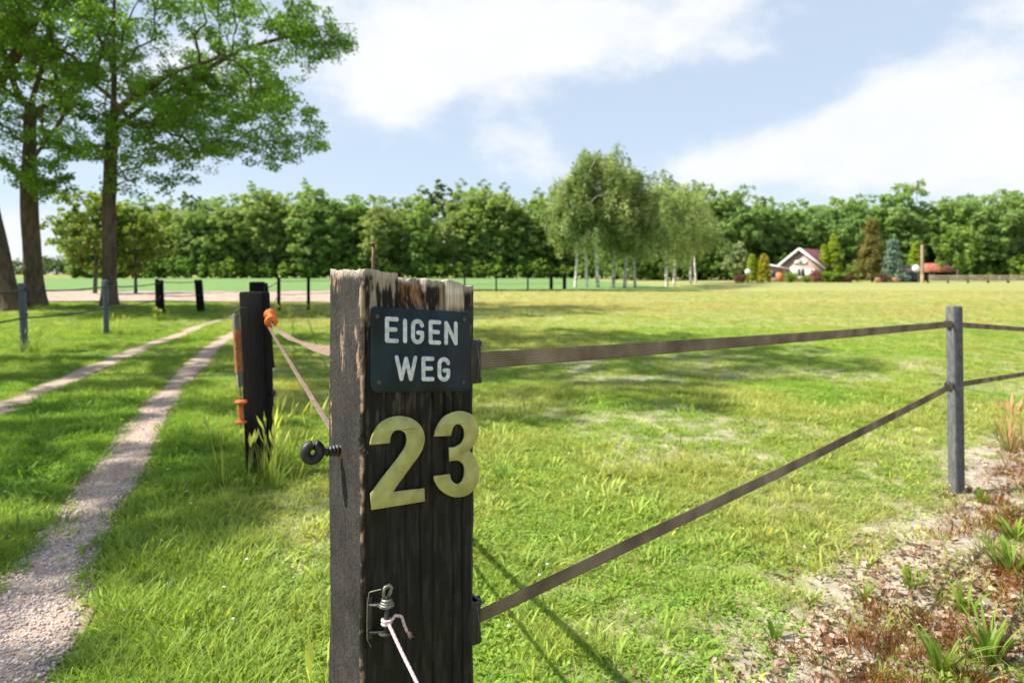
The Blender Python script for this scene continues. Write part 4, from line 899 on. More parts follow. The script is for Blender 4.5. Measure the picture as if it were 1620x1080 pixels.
limbA = [[np.array([0, 0, 0])] + rel(bA, (52, 420, 0), (46, 340, 0), (46, 280, 0), (47, 225, 0), (46, 178, 0), (55, 110, .4), (62, 50, .6), (66, -60, .3), (60, -170, 0)),
         rel(bA, (46, 270, 0), (62, 258, -.2), (84, 236, -.5), (120, 208, -.8), (138, 185, -1), (150, 150, -1.2)), rel(bA, (46, 180, 0), (22, 168, .3), (0, 120, .6), (-30, 60, 1), (-60, 0, 1.2)),
         rel(bA, (47, 190, 0), (72, 165, .6), (94, 125, 1.2), (118, 70, 1.6), (130, 10, 2)), rel(bA, (47, 330, 0), (66, 328, -.2), (86, 326, -.5), (102, 316, -.8))]
tA_, cA_ = oak(9, limbA, [lambda p: p * np.array([5.8, 6.0, 6.0]) + np.array([-1.2, 0, 11.6]), lambda p: p * np.array([2.0, 2.0, 2.2]) + np.array([-1.8, -1, 6.0]), lambda p: p * np.array([1.0, 1.2, .7]) + np.array([1.2, -1.2, 4.6])], (155, 12, 6), .30, 310, .118, .9)
zA = g1(bA[0], bA[1]); place_tree('oak_tree', tA_, cA_, (bA[0], bA[1], zA - .05), 'thick forked oak with heavy limbs left of the straight oak', 'old oaks beside the lane')
# further oaks of the same row, standing beside the camera's field of view; they shade the lane
hi = lambda p: p * np.array([5.6, 5.4, 4.6]) + np.array([.4, 0, 12.2])
limbC = [[np.array([0, 0, 0]), np.array([.1, 0, 4.]), np.array([0, .2, 8]), np.array([.2, 0, 12]), np.array([.3, 0, 16])], [np.array([.1, .1, 7]), np.array([2, .4, 9]), np.array([4, .3, 11])], [np.array([.1, .1, 7.4]), np.array([-2, -.8, 9.5]), np.array([-3.5, -1, 12])]]
tC_, cC_ = oak(13, limbC, [hi], (140,), .34, 170, .18, .85)
lean_ = [pos(14, 25), (-12.0, 10.6), (-13.4, 3.0)]
e3 = place_tree('oak_tree', tC_, cC_, (lean_[0][0] + .1, 25, -.05), 'leaning oak trunk cut by the picture edge', 'old oaks beside the lane', 2.1); e3.rotation_euler = (0.0, -.24, 0.0)
place_tree('oak_tree', tC_, cC_, (*lean_[1], -.05), 'tall oak beside the lane whose crown shades the wheel tracks', 'old oaks beside the lane', .6, 1.0)
place_tree('oak_tree', tC_, cC_, (*lean_[2], -.05), 'smaller oak beside the near end of the lane', 'old oaks beside the lane', 4.0, .72)

# --- far trees: shared meshes per kind
def broad(seed, h, rx, z0, n, per, size, cd, cl, clump=6, m=m_bark2, rb=.3, spread=1.5, gain=2.1):
    r = np.random.default_rng(seed); lob = r.normal(0, .22, (5, 3))
    def fn(p):
        q = p * np.array([rx, rx, (h - z0) / 2]); q *= (1 + .35 * np.sin(3 * np.arctan2(p[:, 1], p[:, 0]) + seed) * .5)[:, None]; q[:, 2] += (h + z0) / 2; return q
    ch, tips, _ = grow([[np.zeros(3), np.array([.2, 0, h * .3]), np.array([0, .2, h * .6]), np.array([.1, 0, h * .85])]], attract(r, n, fn, .25), r, 1.3, rb, .03)
    return wood_mesh('trunk', ch, m, flare=.3, kmax=8, rmin=.03), leaf_mesh('crown', r, tips, per, spread, size, m_leaf, cd, cl, flat=.75, clump=clump, up=.35, hueclump=.7, gain=gain)
FG = 2.7
kinds = [broad(31, 23, 4.6, 2.5, 95, 190, .46, (.060, .105, .030), (.150, .185, .060), 8, gain=FG), broad(32, 20, 4.2, 1.2, 90, 190, .46, (.058, .108, .030), (.135, .185, .055), 8, gain=FG), broad(33, 24, 3.8, 3.2, 95, 170, .44, (.07, .108, .034), (.17, .190, .072), 8, gain=FG),
         broad(34, 17, 5.2, .8, 100, 190, .46, (.055, .100, .030), (.125, .18, .058), 8, gain=FG), broad(35, 21, 5.0, 1.6, 105, 190, .46, (.052, .094, .030), (.12, .17, .056), 8, gain=FG),
         broad(36, 25, 2.6, 15.5, 26, 150, .42, (.045, .080, .034), (.095, .125, .050), 4, m=mat('pine_bark', (.20, .115, .07), .9), rb=.2, spread=1.1, gain=2.2)]
shrub = [broad(41, 5.5, 3.0, .2, 35, 110, .42, (.05, .11, .02), (.14, .22, .045), rb=.12, spread=.9), broad(42, 4.2, 2.4, .1, 30, 110, .38, (.06, .12, .02), (.18, .24, .05), rb=.1, spread=.8)]
forest = []
rF = np.random.default_rng(77)
LOOK = ('tall olive', 'mid green', 'tall pale olive', 'broad dark green', 'dark green', 'thin-topped pine')
def wood_row(x0, x1, d, sp_, hs, label, group, pick):
    x_ = x0; i = 0
    while x_ < x1:
        k = pick(rF); hgt = hs(x_) * rF.uniform(.84, 1.1); h0_ = (23, 20, 24, 17, 21, 23.6)[k]; sc = hgt / h0_
        xx, yy = x_ + rF.normal(0, .6), d + rF.normal(0, 1.6); forest.append(place_tree('woodland_tree', *kinds[k], (xx, yy, g1(xx, yy) - .1), label.replace('LOOK', LOOK[k]).replace('NTH', ordinal(i)), group, rF.uniform(0, 6.28), (sc * rF.uniform(.95, 1.2), sc))); x_ += sp_ * rF.uniform(.8, 1.25); i += 1
hl = lambda x_: np.interp(x_, [-118, -100, -80, -20, 10, 30], [15, 19, 21.5, 22.5, 22, 20])
wood_row(-112, 32, 178, 5.4, hl, 'LOOK tree, NTH from the left in the front rank behind the crop field', 'front rank of the wood behind the crop field', lambda r: r.choice([0, 1, 2, 2, 4, 0]))
wood_row(-112, 34, 187, 6.2, lambda x_: hl(x_) * 1.05, 'tree standing back inside the wood behind the crop field', 'trees farther back in the wood', lambda r: r.choice([0, 1, 2, 4, 5, 5]))
wood_row(-110, 34, 197, 7.5, lambda x_: hl(x_) * 1.05, 'tree standing back inside the wood behind the crop field', 'trees farther back in the wood', lambda r: r.choice([1, 4, 5]))
hr = lambda x_: np.interp(x_, [20, 34, 50, 66, 78, 90, 104, 125], [18.5, 18.5, 16.5, 17.5, 17.8, 15, 18, 18])
wood_row(24, 122, 136, 6.6, hr, 'LOOK tree, NTH from the birches in the front rank behind the house', 'front rank of the wood behind the house', lambda r: r.choice([3, 4, 1, 3]))
wood_row(22, 124, 146, 7.0, hr, 'tree farther back in the wood behind the house', 'back rank of the wood behind the house', lambda r: r.choice([3, 4]))
wood_row(24, 124, 155, 8.0, hr, 'tree farther back in the wood behind the house', 'back rank of the wood behind the house', lambda r: r.choice([3, 4]))
x_ = -110; i_s = 0
while x_ < 30:
    k = int(rF.integers(0, 2)); place_tree('woodland_shrub', *shrub[k], (x_, 174.5 + rF.normal(0, .8), 0), 'low leafy shrub, %s from the left at the foot of the crop field wood' % ordinal(i_s), 'shrubs at the foot of the wood', rF.uniform(0, 6), rF.uniform(.75, 1.15), 'shrub'); x_ += rF.uniform(3.2, 5.2); i_s += 1
x_ = 26; i_s = 0
while x_ < 118:
    k = int(rF.integers(0, 2)); place_tree('woodland_shrub', *shrub[k], (x_, 131.5 + rF.normal(0, 1), 0), 'low leafy shrub, %s from the left at the foot of the wood behind the house' % ordinal(i_s), 'shrubs behind the house', rF.uniform(0, 6), rF.uniform(.7, 1.1), 'shrub'); x_ += rF.uniform(3.5, 5.5); i_s += 1
def far_wood():
    r = np.random.default_rng(3); c = []
    for _ in range(420):
        a = r.uniform(-520, -150); c.append((a, 560 + r.normal(0, 12), r.uniform(1, 13) * (.7 + .5 * grid_noise(np.array([a]), np.array([0.]), 40, 3)[0])))
    return leaf_mesh('distant_wood', r, np.array(c), 40, 4.5, 2.4, m_leaf, (.04, .08, .03), (.09, .13, .05), flat=.8)
tag(link('distant_wood', far_wood()), 'low bluish line of distant trees at the horizon by the oaks', 'wood', kind='stuff')
# young yellow-green tree behind the straight oak
yt = broad(51, 7.6, 2.5, 1.6, 60, 110, .26, (.055, .10, .014), (.125, .165, .026), rb=.12, spread=.7)
place_tree('young_tree', *yt, (*pos(150, 46), 0), 'young yellow-green tree behind the straight oak trunk', None, 0, (1.0, .95)); place_tree('young_tree', *yt, (*pos(215, 47), 0), 'young yellow-green tree showing between straight oak and wood', None, 2, .8)

# --- birches
m_birch = mat('birch_bark', (.56, .52, .46), .8, noise=((2.2, 2.2, 7), .75, 6), bump=((6, 6, 14), .4, .03), spec=.2)
def birch(seed, h, rx, z0, n=70):
    r = np.random.default_rng(seed)
    def fn(p):
        q = np.stack([p[:, 0] * rx * (1 - .30 * p[:, 2]), p[:, 1] * rx, p[:, 2] * (h - z0) / 2 + (h + z0) / 2], 1); return q + r.normal(0, .45, q.shape)
    ch, tips, _ = grow([[np.zeros(3), np.array([.25, 0, h * .25]), np.array([0, .1, h * .55]), np.array([.15, 0, h * .95])]], attract(r, n, fn, .15), r, .8, .15, .014)
    return wood_mesh('trunk', ch, m_birch, flare=.25, kmax=9, rmin=.02), leaf_mesh('crown', r, tips, 190, .95, .21, m_leaf, (.070, .115, .042), (.205, .240, .095), droop=1.25, flat=.75, clump=6, up=.2, hueclump=1.0, aspect=1.5, gain=2.0)
bk_ = [birch(61, 12.6, 2.9, 3.9, 66), birch(62, 13.4, 3.2, 3.3, 74), birch(63, 10.8, 2.9, 2.8, 66)]
for q, (px, py, k, sc, lab) in enumerate([(910, 457, 0, .88, 'white-barked birch at the left end of the birch clump'), (928, 457, 1, .94, 'second birch from the left end of the clump'), (946, 457, 0, 1.02, 'third birch of the clump, dark at its foot'), (970, 456, 1, 1.0, 'fourth birch of the clump, under its tallest crown'),
                                       (988, 456, 2, 1.05, 'slim shaded birch just before the clump ends'), (1005, 456, 1, .84, 'sturdy white birch at the right end of the birch clump'), (1055, 453, 2, 1.08, 'first birch right of the clump with pale trunk'), (1066, 451, 2, 1.06, 'birch close behind the first one right of the clump'),
                                       (1092, 448.5, 2, 1.2, 'pale birch of the close pair toward the house'), (1101, 447.5, 0, .95, 'birch farthest toward the house')]):
    dd = FPX * CH / (py - HZ); place_tree('birch_tree', *bk_[k], (*pos(px, dd), g1(*pos(px, dd)) - .05), lab, 'birches between paddock and crop field', q * 1.7, sc)

# --- garden trees by the house
def conifer(seed, h, r0, n, cd, cl, size, per, column=False, droop=.4):
    r = np.random.default_rng(seed); t = r.random(n) ** (.9 if column else .75); z = .03 * h + t * .95 * h
    rad = r0 * ((1 - t ** 3) * .9 + .1 if column else (1 - t) * .92 + .05); a = r.random(n) * 6.283; lay = 1 if column else (.72 + .38 * ((z * 1.25) % 1))
    q = rad * lay * ((.55 + .45 * r.random(n) ** .4) if column else r.uniform(.2, 1.12, n)); c = np.stack([q * np.cos(a), q * np.sin(a), z - (0 if column else .15 * q)], 1)
    lf = leaf_mesh('crown', r, c, per, .20 * r0 + .12, size, m_leaf, cd, cl, flat=.6, droop=droop, up=.3, aspect=2.4, gain=2.1)
    tr = MB().tube([(0, 0, -.2), (0, 0, h * .5), (0, 0, h * .97)], [.035 * h * .5, .02 * h * .5, .01], 7).mesh('trunk', m_bark2); return tr, lf
HD = 108.0
def gpos(px): return pos(px, HD)
thu = conifer(71, 8.2, 1.15, 260, (.08, .14, .012), (.24, .28, .03), .30, 26, True); thg = conifer(72, 4.6, .95, 200, (.10, .12, .012), (.30, .25, .03), .28, 24, True)
gold = conifer(73, 9.8, 3.3, 210, (.058, .062, .018), (.155, .135, .045), .42, 26); bluesp = conifer(74, 6.6, 2.5, 200, (.06, .10, .080), (.15, .21, .185), .36, 26)
place_tree('columnar_conifer', *thu, (*gpos(1319), 0), 'tallest columnar green conifer beside the house', 'columnar conifers round the house', 0, .92); place_tree('columnar_conifer', *thu, (*gpos(1304), 0), 'slimmer columnar conifer next to the tallest one', 'columnar conifers round the house', 1, (.72, .72))
place_tree('columnar_conifer', *thu, (*pos(1448, 112), 0), 'columnar conifer behind the grey shed', 'columnar conifers round the house', 2, (.8, .78)); place_tree('columnar_conifer', *thu, (*pos(1190, 107), 0), 'narrow green conifer left of the golden one', 'columnar conifers round the house', 3, (.75, .53)); place_tree('columnar_conifer', *thg, (*pos(1209, 106), 0), 'golden-topped column conifer against the brick annex', 'columnar conifers round the house', 0, .95)
place_tree('spruce_tree', *gold, (*gpos(1380), 0), 'golden brown spruce, tallest conifer in the garden', None); place_tree('spruce_tree', *bluesp, (*pos(1412, 106), 0), 'blue-green spruce leaning against the golden one', None)
place_tree('garden_tree', *broad(75, 6.2, 2.2, 1.2, 50, 110, .34, (.10, .14, .07), (.21, .25, .13), rb=.12, spread=.7), (*pos(1163, 112), 0), 'small grey-green garden tree near the birches', None)
place_tree('garden_tree', *broad(76, 9.5, 3.6, 2.6, 60, 120, .42, (.06, .115, .025), (.15, .21, .05), rb=.2, spread=1.0), (*pos(1515, 118), 0), 'light green tree on a bare trunk behind the timber fence', None, 0, 1.0)
pinkb = broad(77, 2.5, 1.15, .1, 24, 110, .24, (.12, .045, .05), (.24, .09, .105), rb=.06, spread=.5); place_tree('flowering_shrub', *pinkb, (*pos(1290, 103.5), 0), 'pink flowering shrub at the corner of the house', None, 0, .72, 'shrub')
gs = broad(78, 1.7, 1.0, .05, 20, 110, .22, (.06, .12, .015), (.15, .21, .03), rb=.05, spread=.45)
for q, (px, d_, sc, lab) in enumerate(((1251, 102.5, .85, 'low round green shrub under the house window'), (1308, 104.5, 1.0, 'bright green sprawling shrub at the foot of the columnar conifers'), (1328, 104.5, .9, 'green shrub between conifers and dark hedge'), (1275, 102.5, .6, 'tiny green shrub beside the pink one'))):
    place_tree('garden_shrub', *gs, (*pos(px, d_), 0), lab, 'green shrubs in front of the house', q, sc, 'shrub')
rb_ = broad(79, 1.5, 1.3, .05, 20, 110, .22, (.06, .025, .02), (.13, .06, .045), rb=.05, spread=.5)
for q, (px, lab) in enumerate(((1172, 'dark red low hedge shrub near the white globe lamp'), (1342, 'dull red low shrub right of the conifers'), (1397, 'pinkish low shrub under the golden spruce'))): place_tree('red_shrub', *rb_, (*pos(px, 104), 0), lab, 'reddish shrubs in the garden', q, .75, 'shrub')

# ------------------------------------------------------------------ the house, sheds, pole, timber fence
m_brick = mat('pale_brick', (.46, .34, .29), .9, noise=((5, 5, 14), .25, 4), spec=.15); m_rooft = mat('maroon_roof_tile', (.115, .04, .05), .8, noise=((3, 3, 6), .3, 4), spec=.2)
m_trim = mat('pale_bargeboard', (.62, .60, .60), .6); m_shut = mat('cream_shutter', (.72, .70, .62), .6); m_glass = mat('dark_glass', (.02, .025, .03), .1, spec=.6); m_wood = mat('weathered_wood', (.30, .22, .16), .85, noise=((2, 2, 20), .3, 4)); m_otile = mat('orange_roof_tile', (.30, .105, .06), .85, noise=(1.2, .6, 5)); m_shed = mat('grey_shed_board', (.22, .20, .20), .85, noise=((8, 8, 1), .3, 3)); m_lamp = mat('white_globe', (.80, .80, .78), .4)
m_door = mat('orange_door', (.55, .16, .05), .6)
hx, hy = pos(1266, HD); H = empty('house', (hx, hy, 0), 'small brick house with white-edged gable, maroon roof and cream shutters', 'house'); H.rotation_euler[2] = math.radians(-40); H.scale = (1.15, 1.15, 1.12)
def hb(name, c, s, m, par=H, bevel=0.0, axes=None):
    o = MB().box((0, 0, 0), s, axes, bevel).build(name, m); o.parent = par; o.location = c; return o
W2, EH, RH, DP = 2.75, 2.25, 4.55, 9.0            # half width, eaves, ridge, depth
mb = MB(); poly = [(-W2, -.3), (W2, -.3), (W2, EH), (0, RH - .1), (-W2, EH)]; prism(mb, poly, lambda a_, b_, h: np.array([a_, h, b_]), DP, 0); wall = mb.mesh('wall', m_brick); link('wall', wall, H, (0, 0, 0))
for s in (-1, 1):
    sl = math.atan2(RH - EH, W2); ln = math.hypot(W2, RH - EH) + .75; axr = np.array([[s * math.cos(sl), 0, -math.sin(sl)], [0, 1, 0], [s * math.sin(sl), 0, math.cos(sl)]])
    cc_ = np.array([s * math.cos(sl) * (ln / 2), DP / 2, RH + .08 - math.sin(sl) * ln / 2]); rf_ = hb('roof_slope', cc_, (ln, DP + .7, .16), m_rooft, H, 0, axr)
    hb('bargeboard', np.array([s * math.cos(sl) * (ln / 2), -.42, RH + .06 - math.sin(sl) * ln / 2]), (ln + .06, .10, .34), m_trim, H, 0, axr)
hb('chimney', (2.0, 3.6, 3.6), (.35, .35, 1.9), m_trim, H)
def window(cx, cz, wd, ht, sw_):
    wn_ = hb('window', (cx, -.03, cz), (wd, .08, ht), m_glass, H)
    for a_, b_, c_, d_ in ((0, ht / 2, wd + .1, .08), (0, -ht / 2, wd + .1, .08), (-wd / 2, 0, .08, ht), (wd / 2, 0, .08, ht), (0, 0, .05, ht)): hb('frame', (a_, -.05, b_), (c_, .06, d_), m_trim, wn_)
    for s in (-1, 1): hb('shutter', (cx + s * (wd / 2 + sw_ / 2 + .05), -.05, cz), (sw_, .07, ht + .05), m_shut, H)
window(.15, 1.3, 1.0, 1.05, 1.2); window(.1, 2.75, .5, .55, .55); hb('sill', (.15, -.1, .6), (1.9, .25, .1), m_trim)
AN = empty('annex', (pos(1231, HD + 1.5)[0], HD + 1.5, 0), 'low brick annex with pale sloping roof edge and orange door', 'annex'); AN.rotation_euler[2] = math.radians(-25)
hb('wall', (0, 2.2, 1.05), (2.7, 4.4, 2.5), m_brick, AN); axr = np.array([[math.cos(-.22), 0, math.sin(-.22)], [0, 1, 0], [-math.sin(-.22), 0, math.cos(-.22)]])
hb('roof', (0, 2.1, 2.42), (3.3, 5.2, .22), m_trim, AN, 0, axr); dr_ = hb('door', (.3, -.04, .9), (.8, .08, 1.75), m_door, AN); hb('handle', (.3, -.07, 0), (.06, .06, .06), m_zinc, dr_)
hb('window', (-.75, -.04, 1.2), (.6, .06, .8), m_glass, AN)
SH = empty('shed', (*pos(1441, 107), 0), 'small grey board shed left of the tall bare pole', 'shed'); hb('wall', (0, 1.2, .75), (2.4, 2.4, 1.5), m_shed, SH)
for s in (-1, 1): hb('roof_slope', (0, 1.2 + s * .72, 1.98), (2.9, 1.75, .1), mat('brown_felt_roof', (.17, .12, .11), .9), SH, 0, np.array([[1, 0, 0], [0, math.cos(-s * .6), math.sin(-s * .6)], [0, -math.sin(-s * .6), math.cos(-s * .6)]]))
hb('door', (.5, -.04, .7), (.8, .06, 1.3), m_blue, SH)
S2 = empty('barn', (*pos(1487, 122), 0), 'low barn with orange tiled roof behind the timber fence', 'barn'); hb('wall', (0, 2.5, .8), (5.0, 4, 1.6), m_bpost, S2)
for s in (-1, 1): hb('roof_slope', (0, 2.5 + s * 1.25, 2.35), (5.6, 2.9, .14), m_otile, S2, 0, np.array([[1, 0, 0], [0, math.cos(-s * .55), math.sin(-s * .55)], [0, -math.sin(-s * .55), math.cos(-s * .55)]]))
hb('door', (-1.2, .46, .7), (1.2, .08, 1.4), m_wood, S2)
px_, d_ = 1459, 102.0; PL = empty('utility_pole', (*pos(px_, d_), 0), 'tall bare timber pole standing in front of the timber fence', 'pole')
MB().lathe((0, 0, 0), EZ, [(-.3, .24), (0, .24), (2.5, .22), (5.5, .20), (5.55, .17), (5.56, 0)], 12).build('shaft', m_wood).parent = PL
MB().lathe((0, 0, 0), EZ, [(0, .246), (1.1, .238), (1.12, .22)], 12).build('base_sleeve', mat('tan_sleeve', (.42, .27, .17), .8)).parent = PL
def globe_lamp(px, py, d_, r, label):
    p = pos(px, d_); z = CH - (py - HZ) / FPX * d_; e = empty('garden_lamp', (*p, 0), label, 'lamp', 'white globe lamps')
    MB().lathe((0, 0, 0), EZ, [(0, .09), (.05, .09), (.08, .04), (z - r, .04), (z - r * .9, .08)], 10).build('stem', m_bpost).parent = e
    MB().lathe((0, 0, z), EZ, [(-r, 0)] + [(-r * math.cos(t), r * math.sin(t)) for t in np.linspace(.15, 3.0, 12)] + [(r, 0)], 18).build('globe', m_lamp, None, True).parent = e
globe_lamp(1183, 430, 104, .42, 'white globe lamp left of the columnar conifers'); globe_lamp(1449, 425, 105, .55, 'white oval globe lamp next to the bare pole')
TF = empty('timber_fence', (*pos(1550, 100), 0), 'pale three-rail timber fence with dark posts right of the bare pole', 'fence')
x0, x1 = pos(1468, 100)[0], pos(1690, 100)[0]; fx = np.linspace(x0, x1, 8); off_ = np.array(pos(1550, 100))
for q in fx: MB().box((q - off_[0], 0, .58), (.28, .2, 1.25), None, .03).build('post', m_bpost).parent = TF
m_rail = mat('pale_rail', (.62, .50, .37), .8, noise=((2, 20, 20), .3, 3))
for a_, b_ in zip(fx[:-1], fx[1:]):
    for z in (.35, .68, 1.0): MB().box(((a_ + b_) / 2 - off_[0], -.14, z), (b_ - a_ - .02, .05, .15), None, .012).build('rail', m_rail).parent = TF
# pots and stones by the garden edge
m_pot = mat('pink_terracotta', (.52, .27, .23), .85, noise=(5.0, .2, 3))
for px, lab in ((1389, 'pale terracotta tub under the golden spruce'), (1417, 'pale terracotta tub in front of the grey shed')):
    e = empty('planter', (*pos(px, 101), 0), lab, 'planter', 'terracotta tubs at the garden edge'); MB().lathe((0, 0, 0), EZ, [(0, 0), (0, .28), (.55, .38), (.6, .42), (.7, .42), (.7, .36), (.6, .33), (.6, 0)], 18).build('tub', m_pot).parent = e; MB().lathe((0, 0, 0), EZ, [(.6, .0), (.62, .33), (.64, .30), (.66, 0)], 14).build('soil', mat('pot_soil', (.05, .035, .025), .95)).parent = e

# ------------------------------------------------------------------ second rank of undergrowth inside the wood
for (x0, x1, d_, n_, lab, grp) in ((-110, 32, 183, 30, 'undergrowth bush in the shade inside the wood behind the crop field', 'undergrowth inside the wood'), (24, 120, 141, 20, 'undergrowth bush in the shade of the wood behind the house', 'undergrowth behind the house')):
    for x_ in np.linspace(x0, x1, n_): place_tree('woodland_shrub', *shrub[int(rF.integers(0, 2))], (x_ + rF.normal(0, 1), d_, 0), lab, grp, rF.uniform(0, 6), rF.uniform(1.4, 2.0), 'shrub')

# ------------------------------------------------------------------ near ground detail
def GT(px, py):
    z = 0.0
    for _ in range(12):
        d = FPX * (CH - z) / (py - HZ); x = (px - 810) / FPX * d; z = g1(x, d)
    return x, d, z
# broad-bladed weeds on the bank
def weed(seed, nb, h, wd, cd, cl):
    r = np.random.default_rng(seed); V = []; Q = []; C = []; k = 0
    for b in range(nb):
        a = r.random() * 6.283; rr = .05 * r.random(); hh = h * r.uniform(.5, 1.1); ln = r.uniform(.25, .95); sa = a + math.pi / 2 + r.normal(0, .25); c = np.array(cd) + (np.array(cl) - np.array(cd)) * r.random()
        for t, ww in ((0, .5), (.2, .9), (.45, 1.0), (.7, .8), (.88, .5), (1, .06)):
            o = rr + ln * hh * t ** 1.7; z = hh * (t - .35 * ln * t * t)
            for s_ in (-1, 1): V.append((math.cos(a) * o + s_ * math.cos(sa) * wd * ww / 2, math.sin(a) * o + s_ * math.sin(sa) * wd * ww / 2, z + abs(s_) * .003)); C.append(c * (.8 + .35 * t))
        for q in range(5): Q.append([k + 2 * q, k + 2 * q + 1, k + 2 * q + 3, k + 2 * q + 2])
        k += 12
    return mesh_np('leaves', np.array(V), [np.array(Q)], m_leaf, cols=np.array(C))
wm_ = [weed(1, 26, .24, .013, (.11, .22, .03), (.26, .36, .06)), weed(2, 18, .16, .020, (.10, .22, .03), (.22, .34, .05)), weed(3, 22, .12, .016, (.14, .25, .03), (.30, .38, .06))]
for (px, py, k, sc, lab) in ((1490, 1062, 0, .8, 'tall broad-bladed grass clump among dead leaves at the bottom edge'), (1562, 1045, 0, .95, 'tallest broad-bladed grass clump on the bank in the corner'), (1228, 1005, 1, .62, 'small upright weed alone on the bare sand'), (1440, 925, 2, .9, 'low weed clump at the edge of the dead leaves'), (1598, 900, 1, 1.2, 'dark leafy weed by the picture edge below the grey post'),
                             (1370, 945, 2, .7, 'small green weed on the sand near the paddock grass'), (1552, 792, 1, .7, 'leafy weed just right of the grey post foot'), (1606, 852, 2, 1.2, 'spreading weed on the bank behind the leafy one'), (1285, 955, 2, .6, 'tiny weed nearest the lone upright one'), (1525, 965, 2, 1.0, 'weed clump between the two tall grass clumps'), (800, 760, 1, .9, 'lush dark weed beside the sleeper post in the paddock')):
    x_, y_, z_ = GT(px, py); e = empty('weed', (x_, y_, z_ - .01), lab, 'weed', 'weeds on the bank'); e.scale = (sc,) * 3; e.rotation_euler[2] = px * .37; link('leaves', wm_[k], e, (0, 0, 0))
# tall seeding grass round the posts
P_ = []
for (cx, cy, n_, rad) in ((LP[0] + .06, LP[1] - .16, 9, .22), (LP[0], LP[1] + .25, 8, .3), (-8.5, 12.2, 8, .3), (-9.1, 15.6, 8, .3), (-10.4, 20.4, 8, .3), (-6.8, 22.5, 26, 1.5), (-.25, 1.95, 3, .25), (3.75, 4.95, 5, .4), (4.5, 5.7, 6, .6)):
    for _ in range(n_): P_.append((cx + R.normal(0, rad * .6), cy + R.normal(0, rad * .5)))
P_ = np.array(P_); n = len(P_)
scatter('tall_grass', grass_coll, np.stack([P_[:, 0], P_[:, 1], gz(P_[:, 0], P_[:, 1]) - .01], 1), np.stack([R.normal(0, .1, n), R.normal(0, .1, n), R.uniform(0, 6.28, n)], 1), np.stack([R.uniform(.8, 1.3, n)] * 3, 1), R.integers(9, 12, n), np.where((P_[:, :1] > 2.9) & (R.random((n, 1)) < .7), np.array([[.26, .17, .075]]), np.array([[.20, .29, .05]])) * R.uniform(.8, 1.3, (n, 1)), 'taller seeding grass round the feet of the posts', 'grass')
# dead leaves on the bank
m_dead = mat('dead_leaf', (1, 1, 1), .7, instancer='tint', translucent=.15, spec=.25)
def dead_leaf(seed):
    r = np.random.default_rng(seed); V = []; n_ = 7
    for i_ in range(n_):
        t = i_ / (n_ - 1); wd = .42 * math.sin(math.pi * min(1, t * .92 + .06)) * (1 + .25 * math.sin(i_ * 2.6 + seed)); z = .22 * math.sin(t * 3 + r.normal(0, .3)) * r.uniform(.5, 1.2)
        V += [(t - .5, -wd / 2, z + .12 * r.random()), (t - .5, 0, z - .03), (t - .5, wd / 2, z + .14 * r.random())]
    Q = [[3 * i_ + a, 3 * i_ + a + 1, 3 * i_ + a + 4, 3 * i_ + a + 3] for i_ in range(n_ - 1) for a in (0, 1)]
    return mesh_np('dead_leaf', np.array(V), [np.array(Q)], m_dead, smooth=True)
dl = proto_collection('dead_leaf_proto', [dead_leaf(i) for i in range(5)])
s0 = R.uniform(-.8, 2.8, 46000); a0 = R.uniform(.3, 6.8, 46000); x = FA[0] + fd[0] * a0 + fnrm[0] * s0; y = FA[1] + fd[1] * a0 + fnrm[1] * s0
nn = grid_noise(x, y, .5, 131, 3); k_ = (R.random(len(x)) < sstep(-.35, .55, s0) * (.10 + .9 * sstep(.36, .56, nn)) * .85) & (y > 1.4); x, y = x[k_], y[k_]; n = len(x)
pal = np.array([(.40, .30, .22), (.34, .23, .155), (.24, .14, .08), (.46, .37, .28), (.18, .085, .04)]); tint = pal[R.choice(5, n, p=[.26, .26, .22, .12, .14])] * R.uniform(.75, 1.2, (n, 1))
sz = R.uniform(.022, .056, n)
scatter('dead_leaves', dl, np.stack([x, y, gz(x, y) - .012 + R.uniform(.004, .02, n)], 1), np.stack([R.normal(0, .45, n), R.normal(0, .45, n), R.uniform(0, 6.28, n)], 1), np.stack([sz, sz, sz], 1), R.integers(0, 5, n), tint, 'curled tan and brown dead leaves strewn over the sandy bank', 'dead leaves')
# rust-brown dead moss and stalks in clumps between the leaves
s0 = R.uniform(-.3, 2.8, 9000); a0 = R.uniform(.5, 6.8, 9000); x = FA[0] + fd[0] * a0 + fnrm[0] * s0; y = FA[1] + fd[1] * a0 + fnrm[1] * s0
nn = grid_noise(x, y, .38, 171, 3); k_ = (R.random(len(x)) < sstep(-.1, .5, s0) * sstep(.50, .58, nn)) & (y > 1.4); x, y = x[k_], y[k_]; n = len(x)
sc = R.uniform(.5, 1.0, n); scatter('dead_moss', grass_coll, np.stack([x, y, gz(x, y) - .012], 1), np.stack([R.normal(0, .35, n), R.normal(0, .35, n), R.uniform(0, 6.28, n)], 1), np.stack([sc, sc, sc * .8], 1), R.integers(0, 9, n), np.array([.26, .105, .028]) * R.uniform(.55, 1.35, (n, 1)), 'rust-brown dead moss clumps among the fallen leaves on the bank', 'dead moss')
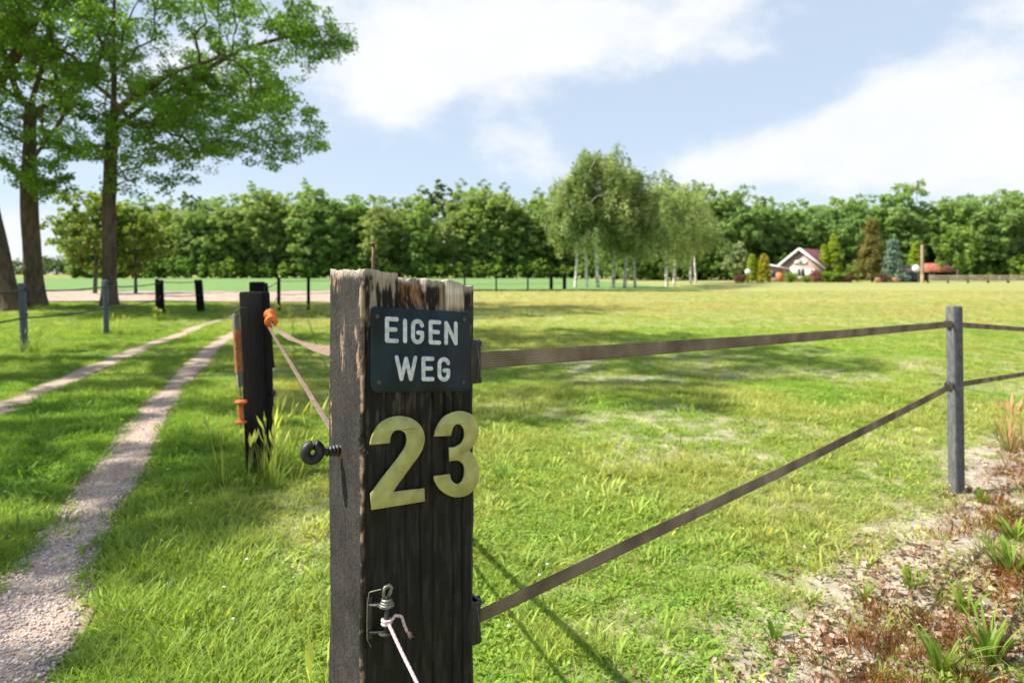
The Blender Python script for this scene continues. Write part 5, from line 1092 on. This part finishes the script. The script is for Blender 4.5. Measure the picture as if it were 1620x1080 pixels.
# gravel at the near end of the wheel track
m_peb = mat('pebble', (1, 1, 1), .8, instancer='tint', noise=(3.0, .2, 3), spec=.25)
def pebble(seed):
    r = np.random.default_rng(seed); bm = bmesh.new(); bmesh.ops.create_icosphere(bm, subdivisions=1, radius=1); V = np.array([v.co[:] for v in bm.verts]); bm.verts.index_update(); T = [[v.index for v in f.verts] for f in bm.faces]; bm.free()
    return mesh_np('pebble', V * (1 + r.normal(0, .14, (len(V), 1))) * np.array([1, .75, .5]), [np.array(T)], m_peb)
pc_ = proto_collection('pebble_proto', [pebble(i) for i in range(6)])
y = R.uniform(1.2, 9, 60000); cxx = np.interp(y, RT[:, 1], RT[:, 0]); hw_ = .19 + .10 * sstep(3.6, 2.4, y); x = cxx + R.uniform(-1, 1, len(y)) * hw_
dens = np.interp(y, [1.2, 3.0, 3.7, 4.6, 9], [.36, .36, .22, .05, .02]) * (.5 + grid_noise(x, y, .2, 141, 2)); k_ = (R.random(len(y)) < dens) & (track_mask(x, y) > -.06); x, y = x[k_], y[k_]; n = len(x)
pal = np.array([(.62, .53, .50), (.52, .42, .39), (.44, .40, .39), (.70, .62, .58), (.56, .43, .37), (.34, .30, .29)]); tint = pal[R.integers(0, 6, n)] * R.uniform(.75, 1.15, (n, 1)); sz = R.uniform(.003, .0085, n) * R.choice([1, 1, 1, 1.5], n)
scatter('gravel', pc_, np.stack([x, y, gz(x, y) + .012 + sz * .1], 1), np.stack([R.normal(0, .5, n), R.normal(0, .5, n), R.uniform(0, 6.28, n)], 1), np.stack([sz] * 3, 1), R.integers(0, 6, n), tint, 'pinkish grey gravel on the near end of the wheel track', 'gravel')
# clover and daisy heads
m_fl = mat('clover_white', (1, 1, 1), .8, instancer='tint', spec=.2)
def flower(seed):
    r = np.random.default_rng(seed); V = [(0, 0, .35)]; T = []; k = 9
    for q in range(k): a = q / k * 6.283; V += [(math.cos(a) * 1.0, math.sin(a) * 1.0, .1 * r.random()), (math.cos(a + .35) * .55, math.sin(a + .35) * .55, .3)]
    V.append((0, 0, -.4)); L_ = len(V) - 1
    for q in range(2 * k): T += [[0, 1 + q, 1 + (q + 1) % (2 * k)], [L_, 1 + (q + 1) % (2 * k), 1 + q]]
    return mesh_np('flower', np.array(V), [np.array(T)], m_fl)
fc_ = proto_collection('flower_proto', [flower(i) for i in range(3)])
x, y = rand_pts(5200, 2.4, 16, 1.1, 1.5); ln_ = sstep(-.1, -.9, x + .42 * (y - 1.6)); k_ = (R.random(len(x)) < (.12 + .55 * ln_) * sstep(.45, .7, grid_noise(x, y, 1.4, 151, 3))) & (track_mask(x, y) < -.08) & (fence_side(x, y) < 0); x, y = x[k_], y[k_]; n = len(x); col_ = np.tile((.72, .72, .66), (n, 1))
yx, yy = R.normal(2.75, .28, 26), R.normal(4.55, .22, 26); x = np.r_[x, yx]; y = np.r_[y, yy]; col_ = np.r_[col_, np.tile((.75, .50, .03), (26, 1))]; n = len(x); sz = R.uniform(.006, .011, n)
scatter('clover_flowers', fc_, np.stack([x, y, gz(x, y) + R.uniform(.025, .06, n)], 1), np.stack([R.normal(0, .4, n), R.normal(0, .4, n), R.uniform(0, 6.28, n)], 1), np.stack([sz] * 3, 1), R.integers(0, 3, n), col_, 'tiny white clover heads and a few yellow flowers in the grass', 'flowers')
